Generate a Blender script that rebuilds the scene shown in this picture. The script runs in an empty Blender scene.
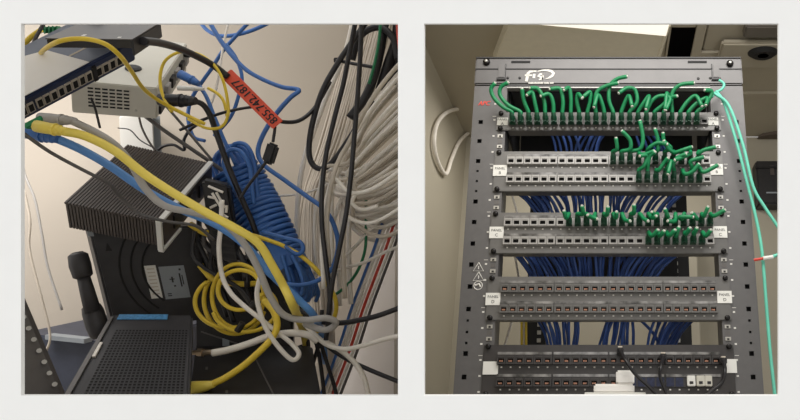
import bpy, bmesh, math, random
from mathutils import Vector, Matrix

# ------------------------------------------------------------------ camera, world, lights
F = 700.0; PX, PY = 608.6, 210.0            # focal length and principal point in pixels of 800x420
TH = math.atan(F / 2045.0); CT, ST = math.cos(TH), math.sin(TH)
CAM = Vector((0, 0, 1.35))
RIGHT = Vector((1, 0, 0)); FWD = Vector((0, CT, ST)); UP = Vector((0, -ST, CT))
scn = bpy.context.scene; COL = scn.collection
cd = bpy.data.cameras.new('camera'); cam = bpy.data.objects.new('camera', cd); COL.objects.link(cam)
cam.location = CAM; cam.rotation_euler = (math.pi / 2 + TH, 0, 0)
cd.sensor_width = 36; cd.lens = F / 800 * 36; cd.shift_x = (400 - PX) / 800; cd.shift_y = 0; cd.clip_start = .02
scn.camera = cam

def W(x, y, z): return CAM + RIGHT * x + UP * y + FWD * z          # camera axes -> world
def P(px, py, d): return W((px - PX) / F * d, (PY - py) / F * d, d)  # photo pixel at an optical depth
def RP(px, py, Y):                                                  # photo pixel on the vertical plane y = Y
    r = P(px, py, 1) - CAM
    return CAM + r * (Y / r.y)

wd = bpy.data.worlds.new('room_light'); scn.world = wd; wd.use_nodes = True
bg = wd.node_tree.nodes['Background']; bg.inputs[0].default_value = (1, .995, .985, 1); bg.inputs[1].default_value = 1.0

def area(name, loc, target, size, power, color):
    l = bpy.data.lights.new(name, 'AREA'); l.shape = 'RECTANGLE'; l.size, l.size_y = size
    l.energy = power; l.color = color
    o = bpy.data.objects.new(name, l); COL.objects.link(o); o.location = loc
    o.rotation_euler = (Vector(target) - Vector(loc)).to_track_quat('-Z', 'Y').to_euler()
    return o
area('unseen_closet_light', P(-150, -70, .95), P(10, 210, 1.6), (.3, .3), 4.6, (1, .97, .94))  # unseen light added at the upper left to brighten the closet wall
area('unseen_rack_light', (.1, .78, 2.42), (.05, 1.5, 1.5), (.8, .4), 8.0, (1, .97, .92))  # unseen light added above the rack to brighten its front
vs = scn.view_settings; vs.view_transform = 'Standard'; vs.look = 'None'; vs.exposure = 0; vs.gamma = 1; vs.use_curve_mapping = False

# ------------------------------------------------------------------ materials
def lin(c):
    return tuple(((v / 255) / 12.92 if v / 255 <= .04045 else ((v / 255 + .055) / 1.055) ** 2.4) for v in c) + (1,)
MATS = {}
def mat(name, rgb, rough=.5, metal=0, var=.08, scale=40, bump=0, emit=0, spec=.5):
    if name in MATS: return MATS[name]
    m = bpy.data.materials.new(name); m.use_nodes = True; nt = m.node_tree; b = nt.nodes['Principled BSDF']
    c = lin(rgb); tc = nt.nodes.new('ShaderNodeTexCoord'); n = nt.nodes.new('ShaderNodeTexNoise')
    n.inputs['Scale'].default_value = scale; n.inputs['Detail'].default_value = 4
    nt.links.new(tc.outputs['Object'], n.inputs['Vector'])
    r = nt.nodes.new('ShaderNodeValToRGB')
    r.color_ramp.elements[0].position = .3; r.color_ramp.elements[1].position = .7
    r.color_ramp.elements[0].color = tuple(max(0, v * (1 - var)) for v in c[:3]) + (1,)
    r.color_ramp.elements[1].color = tuple(min(1, v * (1 + var)) for v in c[:3]) + (1,)
    nt.links.new(n.outputs['Fac'], r.inputs['Fac']); nt.links.new(r.outputs['Color'], b.inputs['Base Color'])
    b.inputs['Roughness'].default_value = rough; b.inputs['Metallic'].default_value = metal
    b.inputs['Specular IOR Level'].default_value = spec
    if bump:
        bp = nt.nodes.new('ShaderNodeBump'); bp.inputs['Strength'].default_value = bump; bp.inputs['Distance'].default_value = .002
        nt.links.new(n.outputs['Fac'], bp.inputs['Height']); nt.links.new(bp.outputs['Normal'], b.inputs['Normal'])
    if emit:
        b.inputs['Emission Color'].default_value = c; b.inputs['Emission Strength'].default_value = emit
    MATS[name] = m; return m

M_white = mat('white_paint', (242, 242, 240), .8, var=.01)
M_cwall = mat('closet_wall_paint', (182, 172, 159), .7, var=.03, scale=3)
M_cside = mat('closet_side_paint', (200, 193, 187), .7, var=.04, scale=4)
M_rwall = mat('rack_room_paint', (178, 171, 154), .8, var=.03, scale=3)
M_ceil = mat('ceiling_paint', (182, 174, 156), .85, var=.03, scale=6)
M_floor = mat('floor_vinyl', (110, 104, 96), .6, var=.1, scale=5)
M_rack = mat('rack_steel', (104, 102, 102), .45, .25, var=.05, scale=60)
M_head = mat('rack_header_steel', (100, 98, 98), .4, .25, var=.05, scale=30)
M_black = mat('black_plastic', (34, 32, 33), .45, var=.2, scale=60)
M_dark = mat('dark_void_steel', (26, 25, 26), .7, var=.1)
M_plate = mat('panel_steel', (112, 110, 108), .4, .3, var=.05)
M_silver = mat('jack_module_grey', (166, 163, 160), .35, .2, var=.08)
M_moddark = mat('jack_module_dark', (66, 63, 63), .35, .1, var=.1)
M_hole = mat('jack_cavity', (14, 12, 12), .8, var=.1)
M_pins = mat('jack_contacts', (214, 158, 132), .35, .3, var=.2)
M_strip = mat('label_strip_glints', (128, 126, 125), .1, .2, var=.75, scale=45)  # wide tone spread paints glints and glare into the clear strip
M_mark = mat('white_print', (225, 222, 216), .6, var=.03)
M_label = mat('white_label', (232, 230, 224), .55, var=.02)
M_ink = mat('black_ink', (40, 38, 40), .6, var=.05)
M_screw = mat('black_screw', (38, 36, 36), .25, .6, var=.1)
M_nut = mat('zinc_clip', (190, 187, 180), .35, .5, var=.1)
M_red = mat('red_print', (222, 70, 58), .5, var=.05)
M_green = mat('green_cable', (18, 128, 78), .4, var=.08, scale=120)
M_boot = mat('green_boot', (9, 68, 44), .4, var=.12, scale=120)
M_cut = mat('cut_copper_cores', (205, 205, 195), .5, var=.25, scale=600)
M_blue = mat('rack_blue_cable', (70, 102, 176), .45, var=.12, scale=60)
M_cblue = mat('closet_blue_cable', (62, 108, 176), .4, var=.1, scale=60)
M_lblue = mat('light_blue_cable', (92, 146, 212), .4, var=.06, scale=60)
M_teal = mat('aqua_cable', (110, 208, 182), .4, var=.06)
M_wcab = mat('white_cable', (242, 235, 225), .5, var=.08, scale=30)
M_bcab = mat('beige_cable', (204, 193, 178), .55, var=.12, scale=30)
M_gcab = mat('grey_cable', (170, 166, 162), .45, var=.06)
M_dgcab = mat('dark_grey_cable', (88, 84, 82), .5, var=.08)
M_ycab = mat('yellow_cable', (232, 200, 62), .4, var=.06, scale=60)
M_yboot = mat('yellow_boot', (236, 212, 92), .45, var=.06)
M_kcab = mat('black_cable', (34, 32, 35), .4, var=.15)
M_red_c = mat('red_wire', (206, 66, 48), .45, var=.15, scale=200)
M_grn_c = mat('green_wire', (30, 120, 78), .45, var=.1)
M_tag = mat('orange_tag', (222, 84, 58), .55, var=.06)
M_beige = mat('beige_housing', (206, 202, 190), .5, var=.04, scale=20)
M_swblue = mat('switch_blue_steel', (58, 68, 100), .4, .3, var=.12)
M_swtop = mat('switch_grey_blue_top', (136, 142, 156), .35, .3, var=.12, scale=25)
M_paper = mat('white_paper', (245, 242, 238), .5, var=.01)
M_blk2 = mat('satin_black_lid', (78, 74, 72), .35, .2, var=.15, scale=30)
M_fin = mat('ribbed_black_metal', (84, 76, 72), .45, .2, var=.15)
M_modem = mat('router_black', (52, 50, 52), .5, var=.15, scale=50)
M_gstick = mat('grey_sticker', (150, 156, 162), .4, var=.04)
M_bstick = mat('blue_sticker', (84, 142, 190), .4, var=.25, scale=300)
M_post = mat('post_grey', (104, 100, 98), .45, .3, var=.08)
M_shelf = mat('shelf_blue_grey', (66, 70, 84), .5, var=.15)
M_lens = mat('lamp_lens', (206, 198, 176), .4, var=.03, emit=.08)
M_tube = mat('lamp_lit_edge', (255, 248, 232), .4, var=.01, emit=.9)
M_gold = mat('coax_metal', (176, 156, 132), .3, .8, var=.1)

# ------------------------------------------------------------------ geometry helpers
class MB:
    def __init__(s): s.v = []; s.f = []; s.m = []
    def add(s, vs, fs, mi=0):
        o = len(s.v); s.v += [Vector(v) for v in vs]; s.f += [tuple(i + o for i in f) for f in fs]; s.m += [mi] * len(fs)
    def hexa(s, o, u, v, w, mi=0):
        o, u, v, w = map(Vector, (o, u, v, w))
        vs = [o, o + u, o + u + v, o + v, o + w, o + u + w, o + u + v + w, o + v + w]
        fs = [(0, 3, 2, 1), (4, 5, 6, 7), (0, 1, 5, 4), (1, 2, 6, 5), (2, 3, 7, 6), (3, 0, 4, 7)]
        if u.cross(v).dot(w) < 0: fs = [f[::-1] for f in fs]
        s.add(vs, fs, mi)
    def box(s, x0, x1, y0, y1, z0, z1, mi=0):
        s.hexa((x0, y0, z0), (x1 - x0, 0, 0), (0, y1 - y0, 0), (0, 0, z1 - z0), mi)
    def tube(s, pts, r, sides=8, mi=0, cap=True, capmi=None):
        pts = [Vector(p) for p in pts]; n = len(pts); rs = r if isinstance(r, (list, tuple)) else [r] * n
        t = [(pts[min(i + 1, n - 1)] - pts[max(i - 1, 0)]).normalized() for i in range(n)]
        a = Vector((0, 0, 1)) if abs(t[0].z) < .9 else Vector((1, 0, 0))
        nx = t[0].cross(a).normalized(); vs = []; fs = []
        for i in range(n):
            nx = (nx - t[i] * nx.dot(t[i]));
            if nx.length < 1e-6: nx = t[i].orthogonal()
            nx.normalize(); ny = t[i].cross(nx)
            for k in range(sides):
                q = 2 * math.pi * k / sides
                vs.append(pts[i] + (nx * math.cos(q) + ny * math.sin(q)) * rs[i])
        for i in range(n - 1):
            for k in range(sides):
                k2 = (k + 1) % sides
                fs.append((i * sides + k, i * sides + k2, (i + 1) * sides + k2, (i + 1) * sides + k))
        s.add(vs, fs, mi)
        if cap:
            o = len(s.v) - len(vs)
            s.f.append(tuple(o + k for k in range(sides))[::-1]); s.m.append(mi)
            s.f.append(tuple(o + (n - 1) * sides + k for k in range(sides))); s.m.append(mi if capmi is None else capmi)
    def build(s, name, mats, parent=None, bevel=0, smooth=False, origin=None):
        if not isinstance(mats, (list, tuple)): mats = [mats]
        if parent is not None:
            off = Vector((0, 0, 0)); q = parent
            while q is not None: off += q.location; q = q.parent
            loc = Vector((0, 0, 0))
        else:
            xs = [v.x for v in s.v]; ys = [v.y for v in s.v]; zs = [v.z for v in s.v]
            off = origin or Vector(((min(xs) + max(xs)) / 2, (min(ys) + max(ys)) / 2, min(zs))); loc = off
        me = bpy.data.meshes.new(name); me.from_pydata([tuple(v - off) for v in s.v], [], s.f)
        for m in mats: me.materials.append(m)
        for p, i in zip(me.polygons, s.m): p.material_index = i
        if bevel:
            bm = bmesh.new(); bm.from_mesh(me)
            bmesh.ops.bevel(bm, geom=bm.edges[:], offset=bevel, segments=2, affect='EDGES', clamp_overlap=True)
            bm.to_mesh(me); bm.free()
        if smooth:
            for p in me.polygons: p.use_smooth = len(p.vertices) <= 4
        o = bpy.data.objects.new(name, me); COL.objects.link(o); o.location = loc
        if parent is not None: o.parent = parent
        return o

def tag(o, label, cat=None, group=None, kind=None):
    if label: o['label'] = label
    if cat: o['category'] = cat
    if group: o['group'] = group
    if kind: o['kind'] = kind
    return o
def thing(name, label, cat, loc, group=None):
    o = bpy.data.objects.new(name, None); COL.objects.link(o); o.location = loc; o.empty_display_size = .02
    return tag(o, label, cat, group)
def struct(name, mb, m, label, **k): return tag(mb.build(name, m, **k), label, kind='structure')
def child_copy(src, parent, loc):
    o = src.copy(); COL.objects.link(o); o.parent = parent; o.location = loc; return o

def smooth_path(pts, n=6):
    pts = [Vector(p) for p in pts]
    if len(pts) < 3: return pts
    e = [pts[0] * 2 - pts[1]] + pts + [pts[-1] * 2 - pts[-2]]; out = []
    for i in range(1, len(e) - 2):
        a, b, c, d = e[i - 1:i + 3]
        for k in range(n):
            t = k / n
            out.append(.5 * ((2 * b) + (c - a) * t + (2 * a - 5 * b + 4 * c - d) * t * t + (3 * b - a - 3 * c + d) * t ** 3))
    out.append(pts[-1]); return out
def pix_path(pts, d0, d1=None, n=6):
    """photo pixels with depths; depths not given are spread from d0 to d1"""
    d1 = d0 if d1 is None else d1; q = []
    for i, p in enumerate(pts):
        d = p[2] if len(p) > 2 else d0 + (d1 - d0) * i / max(1, len(pts) - 1)
        q.append(P(p[0], p[1], d))
    return smooth_path(q, n)
def cable(name, label, pts, width, m, d0, d1=None, group=None, cat='cable', sides=8, n=6):
    dm = (d0 + (d0 if d1 is None else d1)) / 2
    mb = MB(); mb.tube(pix_path(pts, d0, d1, n), width / 2 * dm / F, sides)
    return tag(mb.build(name, m, smooth=True), label, cat, group)

def text_mb(txt, o, ex, ey, height, mi=0, lift=.0004, italic=False, spacing=1):
    """flat lettering: o = lower left, ex / ey unit directions of reading and of letter height"""
    cu = bpy.data.curves.new('lettering', 'FONT'); cu.body = txt; cu.size = 1; cu.resolution_u = 2; cu.space_character = spacing
    if italic: cu.shear = .25
    ob = bpy.data.objects.new('lettering', cu); COL.objects.link(ob)
    bpy.context.view_layer.update()
    me = bpy.data.meshes.new_from_object(ob.evaluated_get(bpy.context.evaluated_depsgraph_get()))
    ex = Vector(ex).normalized(); ey = Vector(ey).normalized(); nz = ex.cross(ey)
    mx = max([v.co.x for v in me.vertices] or [1])
    mb = MB(); mb.add([Vector(o) + ex * v.co.x * height / .7 + ey * v.co.y * height / .7 + nz * lift for v in me.vertices],
                      [tuple(p.vertices) for p in me.polygons], mi)
    wdt = mx * height / .7
    bpy.data.objects.remove(ob); bpy.data.curves.remove(cu); bpy.data.meshes.remove(me)
    return mb, wdt

# ------------------------------------------------------------------ front wall with two openings, partition, rooms
WD, WT = .62, .004
def front_wall():
    xs = [-900, 21, 398, 424, 778.5, 1500]; ys = [-500, 23.5, 395.5, 900]
    hole = {(1, 1), (3, 1)}
    mb = MB()
    def p(x, y, back): return W((x - PX) / F * WD, (PY - y) / F * WD, WD + (WT if back else 0))
    for i in range(5):
        for j in range(3):
            if (i, j) in hole:
                a, b, c, d = (xs[i], ys[j]), (xs[i + 1], ys[j]), (xs[i + 1], ys[j + 1]), (xs[i], ys[j + 1])
                for q, r in ((a, b), (b, c), (c, d), (d, a)):
                    mb.add([p(*q, 0), p(*q, 1), p(*r, 1), p(*r, 0)], [(0, 1, 2, 3)])
            else:
                for bk in (0, 1):
                    mb.add([p(xs[i], ys[j], bk), p(xs[i + 1], ys[j], bk), p(xs[i + 1], ys[j + 1], bk), p(xs[i], ys[j + 1], bk)],
                           [(0, 3, 2, 1) if not bk else (0, 1, 2, 3)])
    struct('wall_front', mb, M_white, 'thin white wall with two square openings')
front_wall()

mb = MB()                                    # unseen slab added to block sight and light between the two rooms
def cp(k, y, z): return W(k * z, y, z)
a0, a1 = -.290, -.274
for (ka, kb) in ((a0, a1),):
    vs = [cp(ka, -.62, WD + WT), cp(kb, -.62, WD + WT), cp(kb, -.9, 2.35), cp(ka, -.9, 2.35),
          cp(ka, .5, WD + WT), cp(kb, .5, WD + WT), cp(kb, 1.0, 2.35), cp(ka, 1.0, 2.35)]
    mb.add(vs, [(0, 1, 2, 3), (7, 6, 5, 4), (4, 5, 1, 0), (5, 6, 2, 1), (6, 7, 3, 2), (7, 4, 0, 3)])
struct('unseen_partition', mb, M_rwall, 'unseen slab added to block sight and light between closet and rack room')

CZ = 1.35 + 1.25                             # ceiling height of the rack room
mb = MB(); mb.box(-.66, -.60, 1.95, 2.76, 0, CZ); struct('wall_left', mb, M_rwall, 'beige side wall of the rack room with a hanging white cable')
mb = MB(); mb.box(-.66, 1.6, 2.70, 2.78, 0, CZ); struct('wall_back', mb, M_rwall, 'beige back wall behind the equipment rack')
mb = MB(); mb.box(1.52, 1.6, .9, 2.70, 0, CZ); struct('wall_right', mb, M_rwall, 'beige side wall beyond the black wall box')
mb = MB(); mb.box(-1.9, 1.6, .3, 2.78, -.06, 0); struct('floor', mb, M_floor, 'grey vinyl floor')

# closet walls: a back wall facing the camera side and a pale side wall at its right
cw_n = P(150, 210, 1.0) - CAM; cw_n.z = 0; cw_n.normalize()
cw_u = Vector((cw_n.y, -cw_n.x, 0)); cw_o = P(200, 210, 1.62)
mb = MB(); o = Vector((cw_o.x, cw_o.y, 0)) - cw_u * 1.1
cw_len = (P(404, 210, 1) - CAM); cw_len = (CAM + cw_len * ((cw_o - CAM).dot(cw_n) / cw_len.dot(cw_n)) - o).dot(cw_u)
mb.hexa(o, cw_u * cw_len, cw_n * .06, (0, 0, 2.7)); struct('wall_closet', mb, M_cwall, 'cream wall at the back of the cable closet')
def closet(px, py, off=0):                   # photo pixel on the closet back wall (off = distance in front of it)
    r = P(px, py, 1) - CAM; c = Vector((cw_o.x, cw_o.y, CAM.z)) - cw_n * off
    t = (c - CAM).dot(cw_n) / r.dot(cw_n); return CAM + r * t
mb = MB()
A, B, C_ = closet(399, 205, .01), closet(338, 402, .01), P(404, 402, 1.28)
D = P(404, 200, 1.58); n = (B - A).cross(C_ - B).normalized()
A2 = A + (A - B) * .25; D2 = D + (A - B) * .25; B2 = closet(276, 600, .01); C2 = P(405, 600, 1.02)
mb.add([A, B2, C2, D, A + n * .02, B2 + n * .02, C2 + n * .02, D + n * .02],
       [(0, 1, 2, 3), (7, 6, 5, 4), (0, 4, 5, 1), (1, 5, 6, 2), (2, 6, 7, 3), (3, 7, 4, 0)])
struct('wall_closet_side', mb, M_cside, 'pale lower wall slab beside the ribbon of coloured cables')

# ------------------------------------------------------------------ rack room ceiling
cz = CZ
ceil = thing('ceiling', 'beige suspended ceiling of the rack room', None, (0, 2, cz)); ceil['kind'] = 'structure'
if 'category' in ceil: del ceil['category']
def ctile(x0, x1, y0, y1, z=cz, name='ceiling_tile', t=.015, m=M_ceil):
    mb = MB(); mb.box(x0, x1, y0, y1, z, z + t); return mb.build(name, m, ceil, bevel=.003)
ctile(-.66, .19, .9, 2.78)                                          # plain ceiling at the left and the lamp
ctile(.19, .275, .9, 1.89); ctile(.19, .275, 2.6, 2.78)
ctile(.31, .9, .9, 2.02); ctile(.31, .9, 2.05, 2.30, cz + .0); ctile(.31, .9, 2.33, 2.70, cz + .0)
ctile(.92, 1.6, .9, 2.78)
for x in (.1925, .29, .91): 
    mb = MB(); mb.box(x - .015 if x > .2 else x - .003, x + .015 if x > .2 else x + .003, .9, 2.70, cz - .008, cz + .004); mb.build('ceiling_bar', M_ceil, ceil)
for y in (2.035, 2.315):
    mb = MB(); mb.box(.305, .895, y - .012, y + .012, cz - .008, cz + .004); mb.build('ceiling_bar', M_ceil, ceil)
mb = MB(); mb.box(.15, .33, 1.87, 2.63, cz + .25, cz + .26); mb.box(.15, .33, 1.86, 1.87, cz + .016, cz + .25); mb.box(.15, .33, 2.62, 2.63, cz + .016, cz + .25)
mb.box(.14, .15, 1.87, 2.63, cz + .016, cz + .25); mb.box(.33, .34, 1.87, 2.63, cz + .016, cz + .25)
mb.build('plenum', M_dark, ceil)

# ceiling lamp: body, ribbed lens, bright lit edge
lamp = thing('ceiling_lamp', 'long rectangular ceiling lamp with a cream lens and one bright edge', 'ceiling lamp', (-.1, 2.2, cz - .05))
def LQ(px, py, z=cz - .05):
    r = P(px, py, 1) - CAM; return CAM + r * ((z - CAM.z) / r.z)
q = [LQ(512, 14), LQ(668, 26), LQ(655, 66), LQ(492, 66)]
mb = MB(); mb.add(q + [v + Vector((0, 0, .05)) for v in q], [(0, 1, 2, 3), (7, 6, 5, 4), (0, 4, 5, 1), (1, 5, 6, 2), (2, 6, 7, 3), (3, 7, 4, 0)])
mb.build('lens', M_lens, lamp, bevel=.004)
e = [LQ(500, 17, cz - .056), LQ(669, 25, cz - .056), LQ(666, 36, cz - .056), LQ(520, 23, cz - .056)]
mb = MB(); mb.add(e + [v + Vector((0, 0, .006)) for v in e], [(0, 1, 2, 3), (7, 6, 5, 4), (0, 4, 5, 1), (1, 5, 6, 2), (2, 6, 7, 3), (3, 7, 4, 0)])
mb.build('lit_edge', M_tube, lamp)
mb = MB(); mb.tube([LQ(669, 25, cz - .05), LQ(656, 66, cz - .05)], .006, 6); mb.build('end_trim', M_lens, lamp)
ll = area('ceiling_lamp_light', (-.05, 2.2, cz - .075), (-.05, 2.3, 0), (.5, .12), 4.6, (1, .96, .90)); ll.parent = lamp; ll.location -= lamp.location

# ceiling diffuser
dif = thing('air_diffuser', 'square beige ceiling air diffuser with a round dark outlet', 'air vent', (.52, 2.2, cz - .05))
c = LQ(763, 54, cz - .035)
mb = MB(); mb.box(c.x - .14, c.x + .3, c.y - .05, c.y + .1, cz - .03, cz - .009); mb.build('frame', M_ceil, dif, bevel=.006)
for k, (r0, r1) in enumerate(((.05, .035), (.03, .018))):
    mb = MB(); N = 20; vs = []; fs = []
    for i in range(N):
        a = 2 * math.pi * i / N
        vs += [(c.x + r0 * math.cos(a), c.y + r0 * .8 * math.sin(a), cz - .0305), (c.x + r1 * math.cos(a), c.y + r1 * .8 * math.sin(a), cz - .042)]
    for i in range(N):
        j = (i + 1) % N; fs.append((2 * i, 2 * j, 2 * j + 1, 2 * i + 1))
    fs.append(tuple(2 * i + 1 for i in range(N)))
    mb.add(vs, fs); mb.build('outlet_ring', M_dark if k == 0 else M_ceil, dif)
mb = MB(); mb.box(.42, 1.2, 1.84, 1.90, cz - .03, cz - .001); tag(mb.build('ceiling_shadow_band', M_floor, bevel=.004), 'dark strip imitating the shadow across the ceiling by the air diffuser', 'shadow band')  # dark strip stands in for a shadow band on the ceiling

# ------------------------------------------------------------------ equipment rack
Y0 = 1.37
def zz(py): return RP(PX, py, Y0).z
HW = .295; IN = .2225
rack = thing('equipment_rack', 'tall dark grey open equipment rack with five patch panels', 'equipment rack', (0, Y0, 0))
sq = [122, 141, 161, 201.5, 222, 243.5, 264.5, 286.5, 309, 353.5, 377, 402]; sm = [171, 181, 191, 320.5, 332, 343]
rows = sorted([(zz(y), .0046) for y in sq] + [(zz(y), .0024) for y in sm], reverse=True)
ztop = zz(86)
def post(side):
    mb = MB(); xa, xb = IN, HW; hx = .2765
    def bx(x0, x1, z0, z1): mb.box(min(side * x0, side * x1), max(side * x0, side * x1), Y0, Y0 + .002, z0, z1)
    z = ztop
    for (c, h) in rows:
        bx(xa, xb, c + h, z); bx(xa, hx - h, c - h, c + h); bx(hx + h, xb, c - h, c + h); z = c - h
    bx(xa, xb, 0, z)
    mb.box(min(side * HW, side * (HW - .002)), max(side * HW, side * (HW - .002)), Y0 + .002, Y0 + .10, 0, ztop)
    mb.box(min(side * IN, side * (IN + .002)), max(side * IN, side * (IN + .002)), Y0 + .002, Y0 + .06, 0, ztop)
    o = mb.build('post', M_rack, rack)
    mb = MB(); mb.box(min(side * (IN + .004), side * (HW - .004)), max(side * (IN + .004), side * (HW - .004)), Y0 + .012, Y0 + .03, 0, ztop); mb.build('post_hole_backing', M_dark, o)  # black channel added behind the post holes so they read dark
    return o
posts = [post(-1), post(1)]
for s in (-1, 1):                            # rear rails with pale square holes
    mb = MB(); mb.box(s * .205 - .028, s * .205 + .028, Y0 + .60, Y0 + .63, 0, ztop); rr = mb.build('rear_rail', M_dark, rack)
    mb = MB(); mb.box(-.0055, .0055, -.001, 0, -.0055, .0055); h = None
    for k in range(44):
        z = 1.35 + k * .0222
        if h is None: h = mb.build('rail_hole', M_nut, rr); h.data.transform(Matrix.Translation(rack.location)); h.location = Vector((s * .195, Y0 + .599, z)) - rack.location
        else: child_copy(h, rr, Vector((s * .195, Y0 + .599, z)) - rack.location)
mb = MB(); mb.box(-HW, HW, Y0 - .001, Y0 + .63, 0, .06); mb.build('base', M_rack, rack)
# header
zt = zz(58); zb = zz(85)
mb = MB(); mb.box(-HW - .001, HW + .001, Y0 - .004, Y0 + .64, zb, zt); head = mb.build('header', M_head, rack, bevel=.003)
mb = MB(); mb.box(-HW, HW, Y0 - .0065, Y0 - .004, zt - .004, zt - .001); mb.box(-HW, HW, Y0 - .0055, Y0 - .004, zz(70.5), zz(69.5)); mb.build('seam', M_black, head)
mb = MB(); mb.box(-IN, IN, Y0 - .006, Y0 + .01, zz(89.2), zz(88.2)); mb.build('lip', M_silver, head)
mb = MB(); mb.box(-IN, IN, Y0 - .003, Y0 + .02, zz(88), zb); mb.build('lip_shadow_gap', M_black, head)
for px in (521, 697):
    p = RP(px, 63, Y0); mb = MB(); mb.box(p.x - .021, p.x + .021, Y0 - .0052, Y0 - .003, p.z - .0025, p.z + .0025); mb.build('slot', M_dark, head)
for s, px in ((-1, 502), (1, 715.5)):
    p = RP(px, 73, Y0); mb = MB(); mb.box(p.x - .008, p.x + .008, Y0 - .0075, Y0 - .003, p.z - .016, p.z + .02); la = mb.build('latch', M_rack, head, bevel=.002)
    mb = MB(); mb.box(p.x - .010, p.x + .010, Y0 - .009, Y0 - .003, p.z - .021, p.z - .016); mb.box(p.x - s * .0085 - .001, p.x - s * .0085 + .001, Y0 - .0055, Y0 - .003, p.z - .016, p.z + .02); mb.build('latch_catch', M_black, la)
def dome(name, x, y, z, r, m, parent, depth=None):
    mb = MB(); d = depth or r * .8
    mb.tube([(x, y + .001, z), (x, y - d * .6, z), (x, y - d * .9, z), (x, y - d, z)], [r, r, r * .75, r * .35], 10); return mb.build(name, m, parent, smooth=True)
for px, py in ((487, 63.5), (729.5, 65)): p = RP(px, py, Y0); k = dome('knob', p.x, Y0 - .004, p.z, .008, M_screw, head, .008); dome('knob_cap', p.x, Y0 - .0118, p.z, .0035, M_nut, k, .002)
for px, py in ((520, 79), (508, 79), (698, 79.5), (710, 79)): p = RP(px, py, Y0); dome('bolt', p.x, Y0 - .004, p.z, .003, M_black, head, .002)

# logo on the header: letters, swoosh, small line of lettering
X = Vector((1, 0, 0)); Z = Vector((0, 0, 1))
lg = MB()
def stroke(pts, ws, py=Y0 - .0052):
    q = [RP(a, b, py) for a, b in pts]; n = len(q); vs = []
    for i in range(n):
        d = (q[min(i + 1, n - 1)] - q[max(i - 1, 0)]).normalized(); nn = Vector((-d.z, 0, d.x)); h = ws[i] / 2 * .59 / 266
        vs += [q[i] + nn * h, q[i] - nn * h]
    lg.add(vs + [v + Vector((0, .0008, 0)) for v in vs], [(2 * i, 2 * i + 1, 2 * i + 3, 2 * i + 2) for i in range(n - 1)])
stroke([(526.3, 81.5), (527.2, 77.5), (528.0, 73.5), (530, 71.6), (533, 71.4)], [2.6, 3.0, 3.0, 2.6, 2.2]); stroke([(524.8, 75.3), (532, 75.3)], [2.0, 2.0])
stroke([(534.2, 73.8), (533.8, 78.2)], [2.8, 2.8]); stroke([(533.2, 71.2), (536.5, 71.2)], [1.6, 1.6])
stroke([(543.6, 74.2), (540, 74.2), (538.2, 75.8), (541.5, 77.2), (543.2, 78.6), (538.8, 79.6)], [2.0, 2.4, 2.6, 2.6, 2.4, 1.8]); stroke([(543.2, 73.5), (542.6, 79.8)], [1.6, 1.6])
stroke([(537.5, 71.4), (542, 70.3), (547, 70.1), (551.5, 71.2), (553.6, 73.4), (552.2, 75.8), (549, 77.8), (545.5, 79)], [.8, 1.6, 2.4, 3.0, 3.2, 2.8, 1.8, .5])
lg.build('logo', M_mark, head)
mb = MB()                                    # small illegible line under the logo: rows of tiny strokes
for a, b in ((528.5, 543), (544.3, 548.8), (550, 552.8)):
    x = a
    while x < b:
        p = RP(x, 82.9, Y0 - .0052); mb.box(p.x, p.x + .0021, Y0 - .0052, Y0 - .004, p.z - .0021, p.z + (.0021 if int(x * 7) % 2 else .0015)); x += 1.25
mb.build('logo_lettering', M_mark, head)
t, w = text_mb('APC', RP(478.2, 105.4, Y0 - .0005), X, Z, .0105, lift=.0004, italic=True)
for dx in (.0006, -.0006): t.add([v + Vector((dx, -.0001, 0)) for v in t.v[:len(t.v)]], t.f[:len(t.f)])
o3 = RP(478.2, 105, Y0); sc = .0262 / w; t.v = [Vector((o3.x + (v.x - o3.x) * sc, v.y, v.z)) for v in t.v]; t.build('maker_lettering', M_red, posts[0])
# warning symbols
for k, py in enumerate((267.5, 277)):
    p = RP(478.5, py, Y0 - .0006); r = .0105; mb = MB(); pts = [p + Z * r, p - Z * r * .7 + X * r * 1.0, p - Z * r * .7 - X * r * 1.0]
    mb.tube(pts + [pts[0]], .0010, 4, cap=False); mb.tube([p + Z * r * .3, p - Z * r * .3], .0011, 4); mb.build('warning_triangle', M_mark, posts[0])
p = RP(478, 285.5, Y0 - .0006); mb = MB(); N = 16
mb.tube([p + X * .0085 * math.cos(2 * math.pi * i / N) + Z * .0085 * math.sin(2 * math.pi * i / N) for i in range(N + 1)], .0010, 4, cap=False)
mb.tube([p - X * .006, p + X * .002 + Z * .003, p + X * .005 - Z * .003], .0022, 5); mb.build('warning_disc', M_mark, posts[0])
# small white rack unit marks beside the inner edge
mb = MB()
for s in (-1, 1):
    for py in list(range(104, 396, 16)):
        z = zz(py); x = s * .247; mb.box(x - .0022, x + .0022, Y0 - .0006, Y0, z - .0016, z + .0016)
        if py % 3 == 0: mb.box(s * .2475 - .004, s * .2475 + .004, Y0 - .0006, Y0, z + .008, z + .009)
tag(mb.build('unit_marks', M_mark, rack), None, kind='stuff')

# black cable tray behind the top panel
tray = thing('cable_tray', 'black sheet metal cable tray behind the top patch panel', 'cable tray', (0, Y0 + .1, zz(152)))
mb = MB(); mb.box(-.215, .205, Y0 + .20, Y0 + .203, zz(150), zz(86)); mb.build('back_sheet', M_dark, tray)
mb = MB(); mb.box(-.2205, -.218, Y0 + .03, Y0 + .2, zz(131), zz(86)); mb.build('side_sheet', M_dark, tray)
mb = MB(); mb.box(.2165, .219, Y0 + .03, Y0 + .2, zz(131), zz(86)); mb.build('side_sheet', M_dark, tray)

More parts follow.
